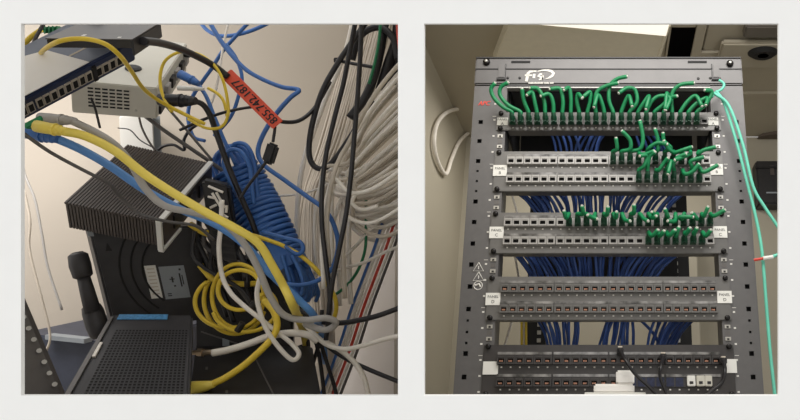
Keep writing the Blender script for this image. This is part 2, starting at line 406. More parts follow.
# ------------------------------------------------------------------ patch panels
PIT = .0179
def port_x(i): return (i - 11.5) * (PIT - .0002) + (i // 6 - 1.5) * .0012
def port_mesh(mframe, pins):
    w, h, d = .0083, .0082, .005; a, b = .0054, .0037; mb = MB(); cz_ = -.0016
    out = [(-w, -h), (w, -h), (w, h), (-w, h)]; inn = [(-a, -b + cz_), (a, -b + cz_), (a, b + cz_), (-a, b + cz_)]
    vs = [(x, -d, z) for x, z in out] + [(x, -d, z) for x, z in inn] + [(x, 0, z) for x, z in out] + [(x, -.0004, z) for x, z in inn]
    fs = [(0, 1, 5, 4), (1, 2, 6, 5), (2, 3, 7, 6), (3, 0, 4, 7), (0, 8, 9, 1), (1, 9, 10, 2), (2, 10, 11, 3), (3, 11, 8, 0)]
    mb.add(vs, fs, 0); mb.add(vs, [(4, 5, 13, 12), (5, 6, 14, 13), (6, 7, 15, 14), (7, 4, 12, 15), (12, 13, 14, 15)], 1)
    if pins:
        for k in range(3): mb.box(-.0034 + k * .0024, -.0022 + k * .0024, -.0042, -.0006, -.0022 + cz_, .0006 + cz_, 2)
    mb.box(-.0060, .0060, -d - .0010, -d, .0040, .0070, 0)
    return mb.build('port', [mframe, M_hole, M_pins], None, origin=Vector((0, 0, 0)))
proto = {}
for key, mf, pins in (('silver', M_silver, 0), ('plate', M_plate, 0), ('mid', M_plate, 1), ('dark', M_moddark, 1)):
    proto[key] = port_mesh(mf, pins)
proto_mesh = {k: v.data for k, v in proto.items()}
for v in proto.values(): bpy.data.objects.remove(v)

PANELS = {}
def panel(letter, ptop, pbot, rows, style, label, mplate, mmod, skip=()):
    z1, z0 = zz(ptop), zz(pbot); yf = Y0 - .004
    t = thing('patch_panel', label, 'patch panel', (0, yf, z0), 'patch panels in the rack')
    mb = MB(); mb.box(-.2415, .2415, yf, Y0 - .0005, z0, z1); mb.box(-.218, .218, Y0 - .0005, Y0 + .03, z0 + .002, z1 - .002)
    plate = mb.build('faceplate', mplate, t, bevel=.0012)
    for ri, (pc, rh) in enumerate(rows):
        zc = zz(pc)
        for g in range(4):
            x0 = port_x(g * 6) - PIT / 2 + .0002; x1 = port_x(g * 6 + 5) + PIT / 2 - .0002
            mb = MB(); mb.box(x0, x1, yf - .003, yf, zc - .0105, zc + .0135); mb.build('jack_module', mmod, t, bevel=.0008)
            if letter != 'A':
                mb = MB(); mb.box(x0 + .001, x1 - .001, yf - .0046, yf - .003, zc + .0088, zc + .0140); mb.build('label_strip', M_strip, t)
        for i in range(24):
            if (ri, i) in skip: continue
            o = bpy.data.objects.new('port', proto_mesh[style]); COL.objects.link(o); o.parent = t
            o.location = (port_x(i), -.003, zc - .001 - z0)
        mb = MB()
        for i in range(24): mb.box(port_x(i) - .0016, port_x(i) + .0016, yf - .0006, yf, zc - .0158, zc - .0132)
        mb.build('number_print', M_mark, t)
    for s in (-1, 1):
        for zq in (z1 - .0035, z0 + .0045): dome('mounting_screw', s * .2325, yf, zq, .0055, M_screw, t, .006)
    PANELS[letter] = t
    return t
pa = panel('A', 113, 131, [(122.5, 1)], 'plate', 'top patch panel, one row filled with cut green cords', M_plate, M_plate)
pb = panel('B', 152, 192, [(161.8, 1), (180, 1)], 'silver', 'two-row patch panel labelled PANEL B with green cords at its right half', M_plate, M_silver)
pc_ = panel('C', 213, 254, [(223, 1), (241.3, 1)], 'silver', 'two-row patch panel labelled PANEL C with green cords in its upper row', M_plate, M_silver)
pd = panel('D', 277, 320.5, [(288.5, 1), (309, 1)], 'mid', 'two-row patch panel labelled PANEL D with every port empty', M_plate, M_plate)
pe = panel('E', 345, 397, [(359.8, 1), (382, 1)], 'dark', 'dark two-row patch panel at the bottom with black cords and white jacks', M_moddark, M_moddark, skip={(1, i) for i in range(14, 24)})

def name_label(parent, px, py, txt, w=.029, h=.0245):
    p = RP(px, py, Y0 - .005); yf = Y0 - .0045
    mb = MB(); mb.box(p.x - w / 2, p.x + w / 2, yf - .0012, yf, p.z - h / 2, p.z + h / 2); o = mb.build('name_label', M_label, parent)
    if txt:
        a, b = txt
        for s, dz, hh in ((a, .002, .0052), (b, -.0085, .0062)):
            t, tw = text_mb(s, (p.x, yf - .0012, p.z + dz), X, Z, hh); sc = min(1, .023 / tw)
            t.v = [Vector((p.x + (v.x - p.x - tw / 2) * sc, v.y, v.z)) for v in t.v]
            t.build('lettering', M_ink, o)
    return o
name_label(pa, 502.5, 121.5, ('PANEL', 'A'), .023, .018); name_label(pa, 713, 121.5, ('PANEL', 'A'), .023, .018)
name_label(pb, 500, 170.5, ('PANEL', 'B')); name_label(pb, 716.5, 169.5, ('PANEL', 'B'), .027)
name_label(pc_, 496.5, 232.5, ('PANEL', 'C')); name_label(pc_, 720, 232, ('PANEL', 'C'))
name_label(pd, 493, 299, ('PANEL', 'D')); name_label(pd, 724.5, 297, ('PANEL', 'D'))
name_label(pe, 731, 366, None, .022, .026)
name_label(pe, 490.5, 368, None)

# zinc clips in the open rack units
clip = None
for (ta, tb) in ((131, 152), (192, 213), (254, 277), (320.5, 345)):
    for s in (-1, 1):
        for fr in (.25, .75):
            z = zz(ta + (tb - ta) * fr); x = s * .2325
            if clip is None:
                mb = MB(); mb.box(-.0055, .0055, -.002, 0, -.0035, .0035, 0); mb.box(-.0022, .0022, -.0026, -.002, -.0025, .001, 1)
                clip = mb.build('clip_nut', [M_nut, M_black], rack); me = clip.data
                clip.location = Vector((x, Y0, z)) - rack.location
                for v in me.vertices: v.co += Vector(rack.location)
            else: child_copy(clip, rack, Vector((x, Y0, z)) - rack.location)
        z = zz((ta + tb) / 2); mb = MB(); mb.box(s * .2325 - .0045, s * .2325 + .0045, Y0 - .0006, Y0, z - .004, z + .004); mb.build('rail_opening', M_post, rack)

# open jack bays, white jacks, white device and black cords on the lowest panel
z = zz(382)
for i in range(14, 20):
    mb = MB(); mb.box(port_x(i) - .0072, port_x(i) + .0072, Y0 - .0078, Y0 - .007, z - .009, z + .0075); mb.build('open_bay', mat('bay_blue', (38, 44, 70), .6, var=.4, scale=200), pe)
for k, i in enumerate((20, 21, 22)):
    mb = MB(); x = port_x(i) + .004 if i < 22 else port_x(i) + .002
    mb.box(x - .0078, x + (.0078 if i < 22 else .006), Y0 - .016, Y0 - .007, z - .009, z + .0105); b = mb.build('jack_block', M_label if i == 20 else M_beige, pe, bevel=.0012)
    mb = MB(); mb.box(x - .0035, x + .0035, Y0 - .0166, Y0 - .016, z - .005, z); mb.build('jack_opening', M_ink, b)
dev = thing('white_adapter', 'stepped white plastic adapter plugged in front of the lowest patch panel', 'adapter', RP(605, 396, Y0 - .03))
mb = MB()
p = RP(594, 394, Y0 - .02); q = RP(634, 385, Y0 - .02); r_ = RP(616, 371.5, Y0 - .02)
mb.box(p.x, q.x, Y0 - .045, Y0 - .0065, p.z, q.z); mb.box(r_.x, q.x, Y0 - .045, Y0 - .0065, q.z, r_.z); mb.build('housing', M_paper, dev, bevel=.003)
p2 = RP(585, 397, Y0 - .02); q2 = RP(645, 393.5, Y0 - .02); mb = MB(); mb.box(p2.x, q2.x, Y0 - .05, Y0 - .0065, p2.z, q2.z); mb.build('base_plate', M_label, dev, bevel=.001)

def plug_cord(label, plug, path, r, m):
    t = thing('black_patch_cord', label, 'cord', RP(plug[0], plug[1], Y0 - .02))
    p = RP(plug[0], plug[1], Y0 - .008); mb = MB()
    mb.box(p.x - .0065, p.x + .0065, Y0 - .030, Y0 - .0085, p.z - .006, p.z + .006); mb.build('plug', M_black, t, bevel=.0015)
    mb = MB(); mb.box(p.x - .004, p.x + .004, Y0 - .0285, Y0 - .016, p.z + .006, p.z + .0085); mb.build('clip', M_bcab, t)
    pts = [Vector((p.x, Y0 - .028, p.z))] + [RP(a, b, Y0 - .058) for a, b in path]
    mb = MB(); mb.tube(smooth_path(pts), [max(r, .0055 * (1 - k / 8)) for k in range(6 * (len(pts) - 1) + 1)], 8); mb.build('cable', m, t, smooth=True)
plug_cord('black patch cord running diagonally across the lowest patch panel', (620, 352), [(626, 361), (635, 374), (648, 386), (664, 402)], .0032, M_kcab)
plug_cord('black patch cord with beige clip hanging down the middle of the lowest panel', (662.5, 358), [(661, 367), (660, 376), (664, 388), (670, 402)], .0032, M_kcab)
plug_cord('thick black patch cord at the end of the lowest panel beside its blank label', (722, 362), [(725, 370), (722, 382), (712, 391), (700, 402)], .0036, M_kcab)

# ------------------------------------------------------------------ green cut patch cords
boot_me = None
def green(label, px, py, path, group):
    global boot_me
    x = RP(px, py, Y0).x; z = RP(PX, py, Y0).z; yb = Y0 - .0118
    t = thing('green_patch_cord', label, 'patch cord', (x, yb, z - .007), group)
    if boot_me is None:
        mb = MB()
        mb.hexa((-.0062, -.013, -.0015), (.0124, 0, 0), (0, .013, -.001), (0, 0, .0135))
        mb.tube([(0, -.013, .005), (0, -.017, .0065), (0, -.021, .010), (0, -.023, .015)], [.0062, .0056, .0050, .0046], 8)
        mb.tube([(0, -.0165, .0012), (0, -.0125, .0008)], [.0026, .003], 8)
        mb.hexa((-.0035, -.018, .011), (.007, 0, 0), (0, .012, 0), (0, 0, .0035))
        o = mb.build('boot', M_boot, None, bevel=0, origin=Vector((0, 0, 0))); boot_me = o.data; bpy.data.objects.remove(o)
    b = bpy.data.objects.new('boot', boot_me); COL.objects.link(b); b.parent = t
    st = Vector((x, yb - .021, z - .007 + .010)); pts = [st, Vector((x, yb - .0235, z - .007 + .017))]
    n = len(path)
    for i, (a, c) in enumerate(path): pts.append(RP(a, c, Y0 - .036 - .022 * (i + 1) / n))
    sp = smooth_path(pts, 5); mb = MB(); mb.tube(sp, .0043, 8); mb.build('cable', M_green, t, smooth=True)
    d = (sp[-1] - sp[-2]).normalized(); mb = MB(); mb.tube([sp[-1] - d * .0005, sp[-1] + d * .0022], [.0034, .0026], 8); mb.build('cut_end', M_cut, t)

ORD = 'first second third fourth fifth sixth seventh eighth ninth tenth eleventh twelfth thirteenth fourteenth fifteenth sixteenth seventeenth eighteenth nineteenth twentieth twenty-first twenty-second twenty-third twenty-fourth'.split()
def gl(i, where): return 'cut green cord in the %s port from the red-lettered post, %s' % (ORD[i], where)
GA = 'cut green cords in the top panel'
A_ = [(512, [(503, 107), (494, 98), (491, 89), (495, 83)]), (520.3, [(508, 105), (500, 95), (501, 87), (508, 82.5)]),
      (528.6, [(525, 104), (523, 96), (522, 89)]), (536.9, [(535, 103), (532, 92), (527, 95)]), (545.2, [(544, 100), (538, 89), (530, 88)]),
      (553.6, [(553, 102), (549, 94), (541, 96)]), (562, [(563, 101), (560, 89), (550, 89)]), (570.2, [(571, 99), (569, 88), (564, 90)]),
      (578.5, [(577, 102), (578, 94), (582, 98)]), (587, [(590, 101), (590, 92), (583, 97)]), (595.3, [(595, 104), (597, 92), (606, 86), (618, 83)]),
      (603.6, [(602, 103), (598, 95), (594, 107)]), (613, [(609, 100), (610, 86), (617, 79), (627, 76.5)]), (621.6, [(625, 102), (629, 96), (632, 106)]),
      (630.2, [(637, 102), (635, 90), (627, 88), (619, 93)]), (638.6, [(643, 104), (649, 96), (646, 109)]), (647, [(652, 101), (660, 96), (670, 98), (666, 110)]),
      (655.3, [(663, 105), (670, 98), (677, 96)]), (663.6, [(668, 102), (667, 93), (665, 110)]), (671.8, [(672, 94), (680, 85), (694, 83)]),
      (680.2, [(688, 101), (696, 96), (702, 106)]), (688.5, [(697, 103), (707, 98), (706, 105)]), (696.7, [(706, 104), (712, 92), (705, 90)])]
for i, (x, p) in enumerate(A_): green(gl(i, 'top patch panel'), 608.6 + (port_x(i)) * 272.8 / .59, 123.2, p, GA)
def pxp(i, py): w = 264 + (py - 58) * .1395; return 608.6 + port_x(i) * w / .59
B1 = {12: [(617, 149), (616, 138)], 13: [(630, 149), (630, 140), (622, 131)], 14: [(640, 149), (643, 138), (640, 121)], 15: [(640, 154), (646, 154), (654, 151)],
      16: [(649, 148), (657, 143), (667, 144)], 17: [(658, 150), (658, 140), (655, 129)], 18: [(671, 148), (664, 141), (663, 133)], 19: [(674, 153), (668, 148), (664, 141)],
      20: [(675, 153), (680, 151), (692, 147)], 21: [(690, 154), (683, 157), (675, 160)], 22: [(698, 154), (704, 150), (716, 147)]}
B2 = {15: [(644, 166), (647, 156), (640, 156)], 16: [(648, 164), (650, 156), (655, 152)], 17: [(659, 170), (664, 163), (668, 158)], 18: [(667, 168), (671, 161), (668, 174)],
      19: [(673, 166), (677, 158), (686, 154)], 20: [(685, 174), (692, 172), (699, 164)], 21: [(692, 167), (691, 161), (704, 157)], 22: [(700, 168), (704, 172), (718, 165)]}
for i, p in B1.items(): green(gl(i, 'upper row of PANEL B'), pxp(i, 162), 162.5, p, 'cut green cords in panel B, upper row')
for i, p in B2.items(): green(gl(i, 'lower row of PANEL B'), pxp(i, 180), 180.7, p, 'cut green cords in panel B, lower row')
C1 = {7: [(566, 218), (564, 211)], 8: [(583, 214), (582, 206)], 9: [(589, 216), (597, 219)], 10: [(593, 218), (588, 215)], 11: [(607, 215), (608, 207)], 12: [(616, 218), (616.5, 212)],
      13: [(625, 220), (630, 221)], 14: [(634, 213), (634, 205)], 15: [(644, 219), (648, 221)], 16: [(652, 218), (656, 216)], 17: [(656, 216), (652, 212)], 18: [(668, 217), (665, 209)],
      19: [(675, 221), (668, 221)], 20: [(682, 219), (680, 217), (693, 217)], 21: [(697, 219), (692, 213)], 22: [(704, 216), (708, 207)], 23: [(714, 216), (725, 210)]}
C2 = {16: [(652, 236), (658, 230)], 17: [(660, 236), (664, 231)], 18: [(669, 236), (675, 230)], 19: [(676, 236), (679, 227)], 20: [(686, 234), (690, 228)], 21: [(694, 234), (697, 228)], 22: [(706, 236), (711, 230)]}
for i, p in C1.items(): green(gl(i, 'upper row of PANEL C'), pxp(i, 223), 223.8, p, 'cut green cords in panel C, upper row')
for i, p in C2.items(): green(gl(i, 'lower row of PANEL C'), pxp(i, 241), 242, p, 'cut green cords in panel C, lower row')

# ------------------------------------------------------------------ blue cables behind the panels
rng = random.Random(5)
def blues(label, group, ya, yb, sets):
    for (n, xa0, xa1, xb0, xb1) in sets:
        for k in range(n):
            f = (k + .5) / n + rng.uniform(-.03, .03)
            xa = xa0 + (xa1 - xa0) * f + rng.uniform(-1, 1); xb = xb0 + (xb1 - xb0) * f + rng.uniform(-2, 2)
            d = rng.uniform(.045, .15); m = (xa + xb) / 2 + rng.uniform(-1.5, 1.5) + (xb - xa) * .12
            pts = [RP(xa - (xb - xa) * .5, ya - 14, Y0 + d - .015), RP(xa, ya - 2, Y0 + d), RP(m, (ya + yb) / 2, Y0 + d + .01), RP(xb, yb + 2, Y0 + d + .02), RP(xb + (xb - xa) * .3, yb + 14, Y0 + d + .025)]
            mb = MB(); mb.tube(smooth_path(pts, 3), .0033, 6); tag(mb.build('blue_network_cable', M_blue, smooth=True), label, 'cable', group)
blues('dark blue network cable crossing the gap between the top panel and PANEL B', 'blue cables under the top panel', 131, 152, [(5, 545, 575, 552, 582), (7, 585, 610, 572, 600), (5, 630, 655, 640, 672)])
blues('dark blue network cable crossing the gap between PANEL B and PANEL C', 'blue cables between panels B and C', 192, 213, [(14, 512, 560, 534, 572), (20, 562, 622, 566, 620), (14, 625, 690, 612, 668)])
blues('dark blue network cable crossing the gap between PANEL C and PANEL D', 'blue cables between panels C and D', 254, 277, [(14, 512, 562, 530, 575), (20, 565, 625, 570, 622), (14, 627, 684, 615, 658)])
blues('dark blue network cable crossing the gap between PANEL D and the lowest panel', 'blue cables between panel D and the lowest panel', 320.5, 345, [(11, 535, 580, 547, 578), (12, 606, 632, 597, 632), (1, 638, 639, 660, 662), (14, 654, 698, 648, 676)])
for k, (a, b) in enumerate((((512, 195), (518, 216)), ((512, 320), (504, 348)), ((514, 250), (519, 280)))):
    mb = MB(); mb.tube(smooth_path([RP(a[0] - 1, a[1] - 8, Y0 + .2), RP(*a, Y0 + .2), RP(*b, Y0 + .2), RP(b[0] + 1, b[1] + 8, Y0 + .2)]), .0026, 6)
    tag(mb.build('thin_white_cable', M_wcab, smooth=True), 'thin white cable hanging behind the panels beside the blue bundles', 'cable', 'thin white cables in the rack')
for k in range(3):
    mb = MB(); x = 521.5 + k * 2.2; mb.tube([RP(x, 312, Y0 + .3), RP(x + .3, 350, Y0 + .3)], .003, 6)
    tag(mb.build('yellow_cable', M_ycab if k != 1 else M_bcab, smooth=True), ('yellow' if k != 1 else 'beige') + ' cable hanging straight down below PANEL D', 'cable', 'straight cables below panel D')
# dark sheet behind the blue cables between the middle panels
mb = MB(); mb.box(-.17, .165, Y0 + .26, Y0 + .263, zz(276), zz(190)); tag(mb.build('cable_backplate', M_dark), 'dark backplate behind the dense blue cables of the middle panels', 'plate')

# ------------------------------------------------------------------ aqua cables, wall loop, wall box
def ycable(label, pts, r, m, Y, group=None, name='aqua_cable'):
    Ys = Y if isinstance(Y, list) else [Y] * len(pts)
    mb = MB(); mb.tube(smooth_path([RP(a, b, y) for (a, b), y in zip(pts, Ys)]), r, 8); return tag(mb.build(name, m, smooth=True), label, 'cable', group)
ycable('aqua cable hanging from the rack top straight down past its side', [(716, 91), (724, 103), (736, 140), (746, 178), (756, 218), (762, 252), (766, 300), (770, 350), (776, 405)], .0034, M_teal, Y0 - .03)
ycable('aqua cable curving out from the rack top towards the black wall box and back', [(714, 93), (729, 106), (743, 145), (753, 186), (764, 206), (776, 224), (784, 238), (781, 252), (772, 257)], .0034, M_teal, Y0 - .04)
ycable('short curl of aqua cable at the latch on the rack header', [(719, 80), (724, 84), (722, 89), (715, 93), (712, 97)], .003, M_teal, Y0 - .025)
t = thing('cable_end_tag', 'white and red plug end of the aqua cable beside the rack', 'plug', RP(766, 260, Y0 - .04))
mb = MB(); mb.tube([RP(773, 257, Y0 - .04), RP(763, 258.5, Y0 - .04)], .0042, 8); mb.build('sleeve', M_label, t)
mb = MB(); mb.tube([RP(763, 258.5, Y0 - .04), RP(754, 260, Y0 - .035)], .0028, 8); mb.build('tip', M_red, t)
def LW(px, py, off=.012):                     # pixel on the rack room's left wall
    r = P(px, py, 1) - CAM; return CAM + r * ((-.6 + off) / r.x)
mb = MB(); mb.tube(smooth_path([LW(470, 108), LW(458, 109), LW(446, 113), (LW(437, 124)), LW(434, 143), LW(438, 162), LW(446, 174), LW(452, 158), LW(460, 141), LW(472, 130)]), .0075, 8)
tag(mb.build('white_wall_cable', M_wcab, smooth=True), 'white cable hanging in a loop on the beige wall beside the rack', 'cable')
bx = thing('wall_box', 'black box mounted on the beige back wall beside the rack', 'box', RP(770, 204, 2.6))
p = RP(755.5, 160.5, 2.62); q = RP(792, 204, 2.62)
mb = MB(); mb.box(p.x, q.x, 2.62, 2.70, q.z, p.z); mb.build('body', M_black, bx, bevel=.006)
mb = MB(); mb.box(p.x - .004, q.x, 2.612, 2.62, p.z - .035, p.z - .028); mb.build('lid_seam', M_dark, bx)
c = RP(772, 169, 2.61); mb = MB(); mb.box(c.x - .006, c.x + .01, 2.617, 2.621, c.z - .022, c.z + .018); mb.build('emblem', M_fin, bx)
c = RP(771, 192, 2.61); mb = MB(); mb.box(c.x - .016, c.x + .03, 2.617, 2.621, c.z - .003, c.z + .003); mb.build('print_line', M_gstick, bx)
# brown wedge-shaped bracket high on the back wall
mb = MB(); a, b, c = RP(757, 139, 2.69), RP(800, 110, 2.69), RP(800, 139, 2.69)
off = Vector((0, -.10, 0)); mb.add([a, b, c, a + off * .2, b + off, c + off], [(0, 1, 2), (5, 4, 3), (0, 3, 4, 1), (1, 4, 5, 2), (2, 5, 3, 0)])
tag(mb.build('wall_bracket', mat('bracket_brown', (96, 84, 74), .7)), 'brown sloping bracket high on the back wall above the black box', 'bracket')
# hidden bulk behind the rack: conduit on the wall between panels at the right
mb = MB(); mb.box(.21, .335, 2.55, 2.70, 0, CZ - .4); tag(mb.build('wall_duct', M_rwall, bevel=.004), 'beige vertical trunking on the wall behind the rack', 'trunking')

# ================================================================== CABLE CLOSET (left opening)
def corner(p0, d0, p1, d1, p2, d2, p3, d3):
    o = P(*p0, d0); return o, P(*p1, d1) - o, P(*p2, d2) - o, P(*p3, d3) - o
def base_of(o, u, v, w):
    cs = [o + u * a + v * b + w * c for a in (0, 1) for b in (0, 1) for c in (0, 1)]
    return Vector((sum(c.x for c in cs) / 8, sum(c.y for c in cs) / 8, min(c.z for c in cs)))
def box_on(name, m, parent, fr, a, b, c, bevel=0):
    """a, b, c = (start, end) along the three edge vectors of frame fr"""
    o, u, v, w = fr; mb = MB()
    mb.hexa(o + u * a[0] + v * b[0] + w * c[0], u * (a[1] - a[0]), v * (b[1] - b[0]), w * (c[1] - c[0])); return mb.build(name, m, parent, bevel=bevel)
FULL = (0, 1)

# --- ribbed black unit
fr = corner((161, 222), .95, (64, 202), .931, (212, 163), 1.075, (163, 248), .974)
rb = thing('ribbed_unit', 'flat black finned metal unit with a white end strap', 'network unit', base_of(*fr))
o, u, v, w = fr
box_on('body', M_fin, rb, fr, (.0, 1), (.03, 1), (.05, 1), .001)
f0 = None; NF = 30
for k in range(NF):
    a = (k + .3) / NF
    if f0 is None:
        mb = MB(); mb.hexa(o + u * a + w * .005, u * (.66 / NF), v, w * .06); mb.hexa(o + u * a + v * .012 + w * .02, u * (.66 / NF), v * .03, w * .96)
        f0 = mb.build('fin', M_fin, rb); fa = a
    else: child_copy(f0, rb, u * (a - fa))
mb = MB(); t = .004
for (s, e) in ((o - w * .06, o + v - w * .06), (o - v * .03 - w * .1, o - v * .03 + w * 1.04), (o + w * 1.03 - v * .02, o + v * .32 + w * 1.03)):
    d = (e - s); mb.hexa(s - u * .015, u * .055, d, (w.normalized() * .004 if abs(d.normalized().dot(w.normalized())) < .5 else v.normalized() * .004))
mb.build('end_strap', M_label, rb)
for k in range(3):
    box_on('end_socket', M_black, rb, fr, (-.02, .0), (.2 + k * .25, .36 + k * .25), (.25, .75))

# --- beige unit with louvre slots
fr = corner((157, 88), 1.0, (70, 80.4), .963, (187, 43), 1.143, (157, 119), 1.023); o, u, v, w = fr
wb = thing('beige_power_unit', 'beige metal unit with louvre slots in front and sockets at its end', 'power unit', base_of(*fr))
box_on('housing', M_beige, wb, fr, FULL, FULL, FULL, .0015)
s0 = None
for r in range(6):
    for c in range(6):
        a = .33 + c * .083 - r * .0; b = .16 + r * .11
        if s0 is None: s0 = box_on('louvre_slot', M_dark, wb, fr, (a, a + .062), (-.004, .004), (b, b + .045)); s00 = (a, b)
        else: child_copy(s0, wb, u * (a - s00[0]) + w * (b - s00[1]))
box_on('screw', M_nut, wb, fr, (.24, .265), (-.006, 0), (.75, .81))
for k in range(5):
    b = .22 + k * .16
    box_on('end_socket', M_black if k % 2 else M_gcab, wb, fr, (-.05, .0), (b, b + .1), (.3, .62), .0006)
box_on('end_knob', M_black, wb, fr, (-.10, 0), (.86, .93), (.12, .30), .001); box_on('power_inlet', M_black, wb, fr, (-.03, 0), (.05, .2), (.45, .95), .001)
mb = MB(); c = o + u * .42 + v * .32; mb.tube([c, c - w * .06, c - w * .09], [.011, .010, .006], 12); mb.build('rubber_foot', M_black, wb)
# wall bracket below it
br = thing('wall_bracket_post', 'white plastic wall bracket under the beige power unit', 'bracket', P(140, 150, 1.2))
mb = MB(); mb.hexa(P(119, 116, 1.12), P(153, 116, 1.12) - P(119, 116, 1.12), (closet(119, 116) - P(119, 116, 1.12)), P(121, 156, 1.12) - P(119, 116, 1.12)); mb.build('post', M_label, br, bevel=.002)
mb = MB(); mb.hexa(P(152, 116, 1.13), P(160, 116, 1.13) - P(152, 116, 1.13), P(152, 116, 1.25) - P(152, 116, 1.13), P(154, 156, 1.13) - P(152, 116, 1.13)); mb.build('edge_rib', M_gstick, br)

# --- blue switch with a row of ports
fr = corner((134, 42), .86, (-12, 119), .807, (95, 10), .86, (136, 60), .893); o, u, v, w = fr
sw = thing('network_switch', 'blue network switch with a row of ports and a paper sheet on top', 'network switch', base_of(*fr))
box_on('housing', M_swblue, sw, fr, FULL, FULL, FULL, .0015)
box_on('lid', M_swtop, sw, fr, (.01, .99), (.06, .98), (-.04, .02))
p0 = None
for k in range(16):
    a = .10 + k * .049 + (.022 if k >= 4 else 0) + (.012 if k >= 12 else 0)
    if p0 is None:
        fm = MB(); fm.hexa(o + u * a - v * .03 + w * .26, u * .043, v * .05, w * .5); p0 = fm.build('port', M_bcab, sw); pa0 = a
        dm = MB(); dm.hexa(o + u * (a + .007) - v * .034 + w * .32, u * .030, v * .05, w * .38); d0_ = dm.build('port_opening', M_hole, sw)
    else:
        child_copy(p0, sw, u * (a - pa0)); child_copy(d0_, sw, u * (a - pa0))
box_on('port_divider', M_black, sw, fr, (.285, .312), (-.04, 0), (.1, .9))
box_on('top_print', M_mark, sw, fr, (.40, .44), (.42, .52), (-.05, -.03)); box_on('top_print', M_mark, sw, fr, (.47, .50), (.36, .44), (-.05, -.03)); box_on('top_stripe', M_bcab, sw, fr, (.20, .36), (.34, .37), (-.05, -.03))
# paper on the switch
pp = MB(); lift = w.normalized() * -.0035
c4 = [P(10, 62, .79), P(40, 57, .815), P(84, 69, .815), P(8, 108, .775)]
e1 = [o + u * a + v * b + w * -.08 for a, b in ((.31, .03), (.43, .66), (.60, .80), (1.0, .80), (1.0, .03))]
pp.add(e1 + [p + lift * .4 for p in e1], [(4, 3, 2, 1, 0), (5, 6, 7, 8, 9), (0, 1, 6, 5), (1, 2, 7, 6), (2, 3, 8, 7), (3, 4, 9, 8), (4, 0, 5, 9)])
tag(pp.build('paper_sheet', M_paper), 'bright white paper sheet lying on the blue network switch', 'paper')
# --- black flat unit on the switch
fr = corner((132, 39), .786, (46, 38), .758, (160, 22), .888, (134.5, 57), .795); o, u, v, w = fr
bk = thing('black_network_unit', 'flat black unit lying on the blue network switch', 'network unit', base_of(*fr))
box_on('body', M_black, bk, fr, FULL, FULL, (.05, .52), .001)
box_on('lid', M_blk2, bk, fr, (-.005, 1.005), (-.01, 1), (0, .06))
box_on('end_plate', M_black, bk, fr, (-.01, .02), FULL, (.05, .95), .001)
box_on('lid_print', M_mark, bk, fr, (.62, .66), (.12, .2), (-.01, .01)); box_on('lid_print', M_mark, bk, fr, (.16, .2), (.05, .1), (-.01, .01))
# green clip connector and left cords
tg = thing('green_connector', 'green plug on the yellow cord behind the black network unit', 'connector', P(50, 33, .9))
mb = MB(); mb.hexa(P(41, 27, .9), P(61, 26, .92) - P(41, 27, .9), P(41, 27, .93) - P(41, 27, .9), P(43, 33.5, .9) - P(41, 27, .9)); mb.build('shell', M_green, tg, bevel=.001)
for k in range(4):
    mb = MB(); x = 44 + k * 4; mb.hexa(P(x, 25.8, .895), P(x + 1.5, 25.8, .895) - P(x, 25.8, .895), P(x, 25.8, .93) - P(x, 25.8, .895), P(x, 34, .895) - P(x, 25.8, .895)); mb.build('rib', M_grn_c, tg)

# --- upright router with stickers
fr = corner((89, 230), .98, (195, 226), 1.06, (114, 330), 1.015, (84, 226), 1.005); o, u, v, w = fr
rt = thing('upright_router', 'upright black router with a white and a grey sticker and arc grooves', 'router', base_of(*fr))
box_on('shell', M_modem, rt, fr, FULL, FULL, FULL, .003)
for k, R_ in enumerate((.45, .56, .67)):
    mb = MB(); pts = []
    for i in range(13):
        a = math.radians(132 + 96 * i / 12); pts.append(o + u * (.82 + R_ * .95 * math.cos(a)) + v * (.45 + R_ * math.sin(a) * .9) - w * .01)
    pts = [p for p in pts if True]; mb.tube(pts, .0014, 5); mb.build('arc_groove', M_dark, rt)
box_on('white_sticker', M_label, rt, fr, (.415, .525), (.38, .72), (-.015, 0)); st = box_on('grey_sticker', M_gstick, rt, fr, (.55, .80), (.40, .74), (-.015, 0))
for (a, b, c, d) in ((.63, .68, .53, .54), (.65, .665, .51, .57), (.73, .745, .48, .62), (.755, .765, .5, .6), (.74, .76, .43, .45), (.58, .62, .68, .69), (.58, .62, .70, .71), (.66, .68, .6, .615)): box_on('sticker_print', M_ink, rt, fr, (a, b), (c, d), (-.022, -.012))
for k in range(8): box_on('sticker_print', M_bcab, rt, fr, (.435, .505), (.41 + k * .037, .42 + k * .037), (-.022, -.012))
mb = MB(); c = o + u * .13 + v * .18 - w * .02; mb.add([c - v * .05, c + v * .03 - u * .03, c + v * .03 + u * .03, c - v * .05 + w * .02, c + v * .03 - u * .03 + w * .02, c + v * .03 + u * .03 + w * .02], [(0, 1, 2), (0, 3, 4, 1), (1, 4, 5, 2), (2, 5, 3, 0)]); mb.build('triangle_mark', M_dark, rt)
box_on('top_clip', M_gstick, rt, fr, (-.02, .03), (-.03, .06), (-.03, 0))
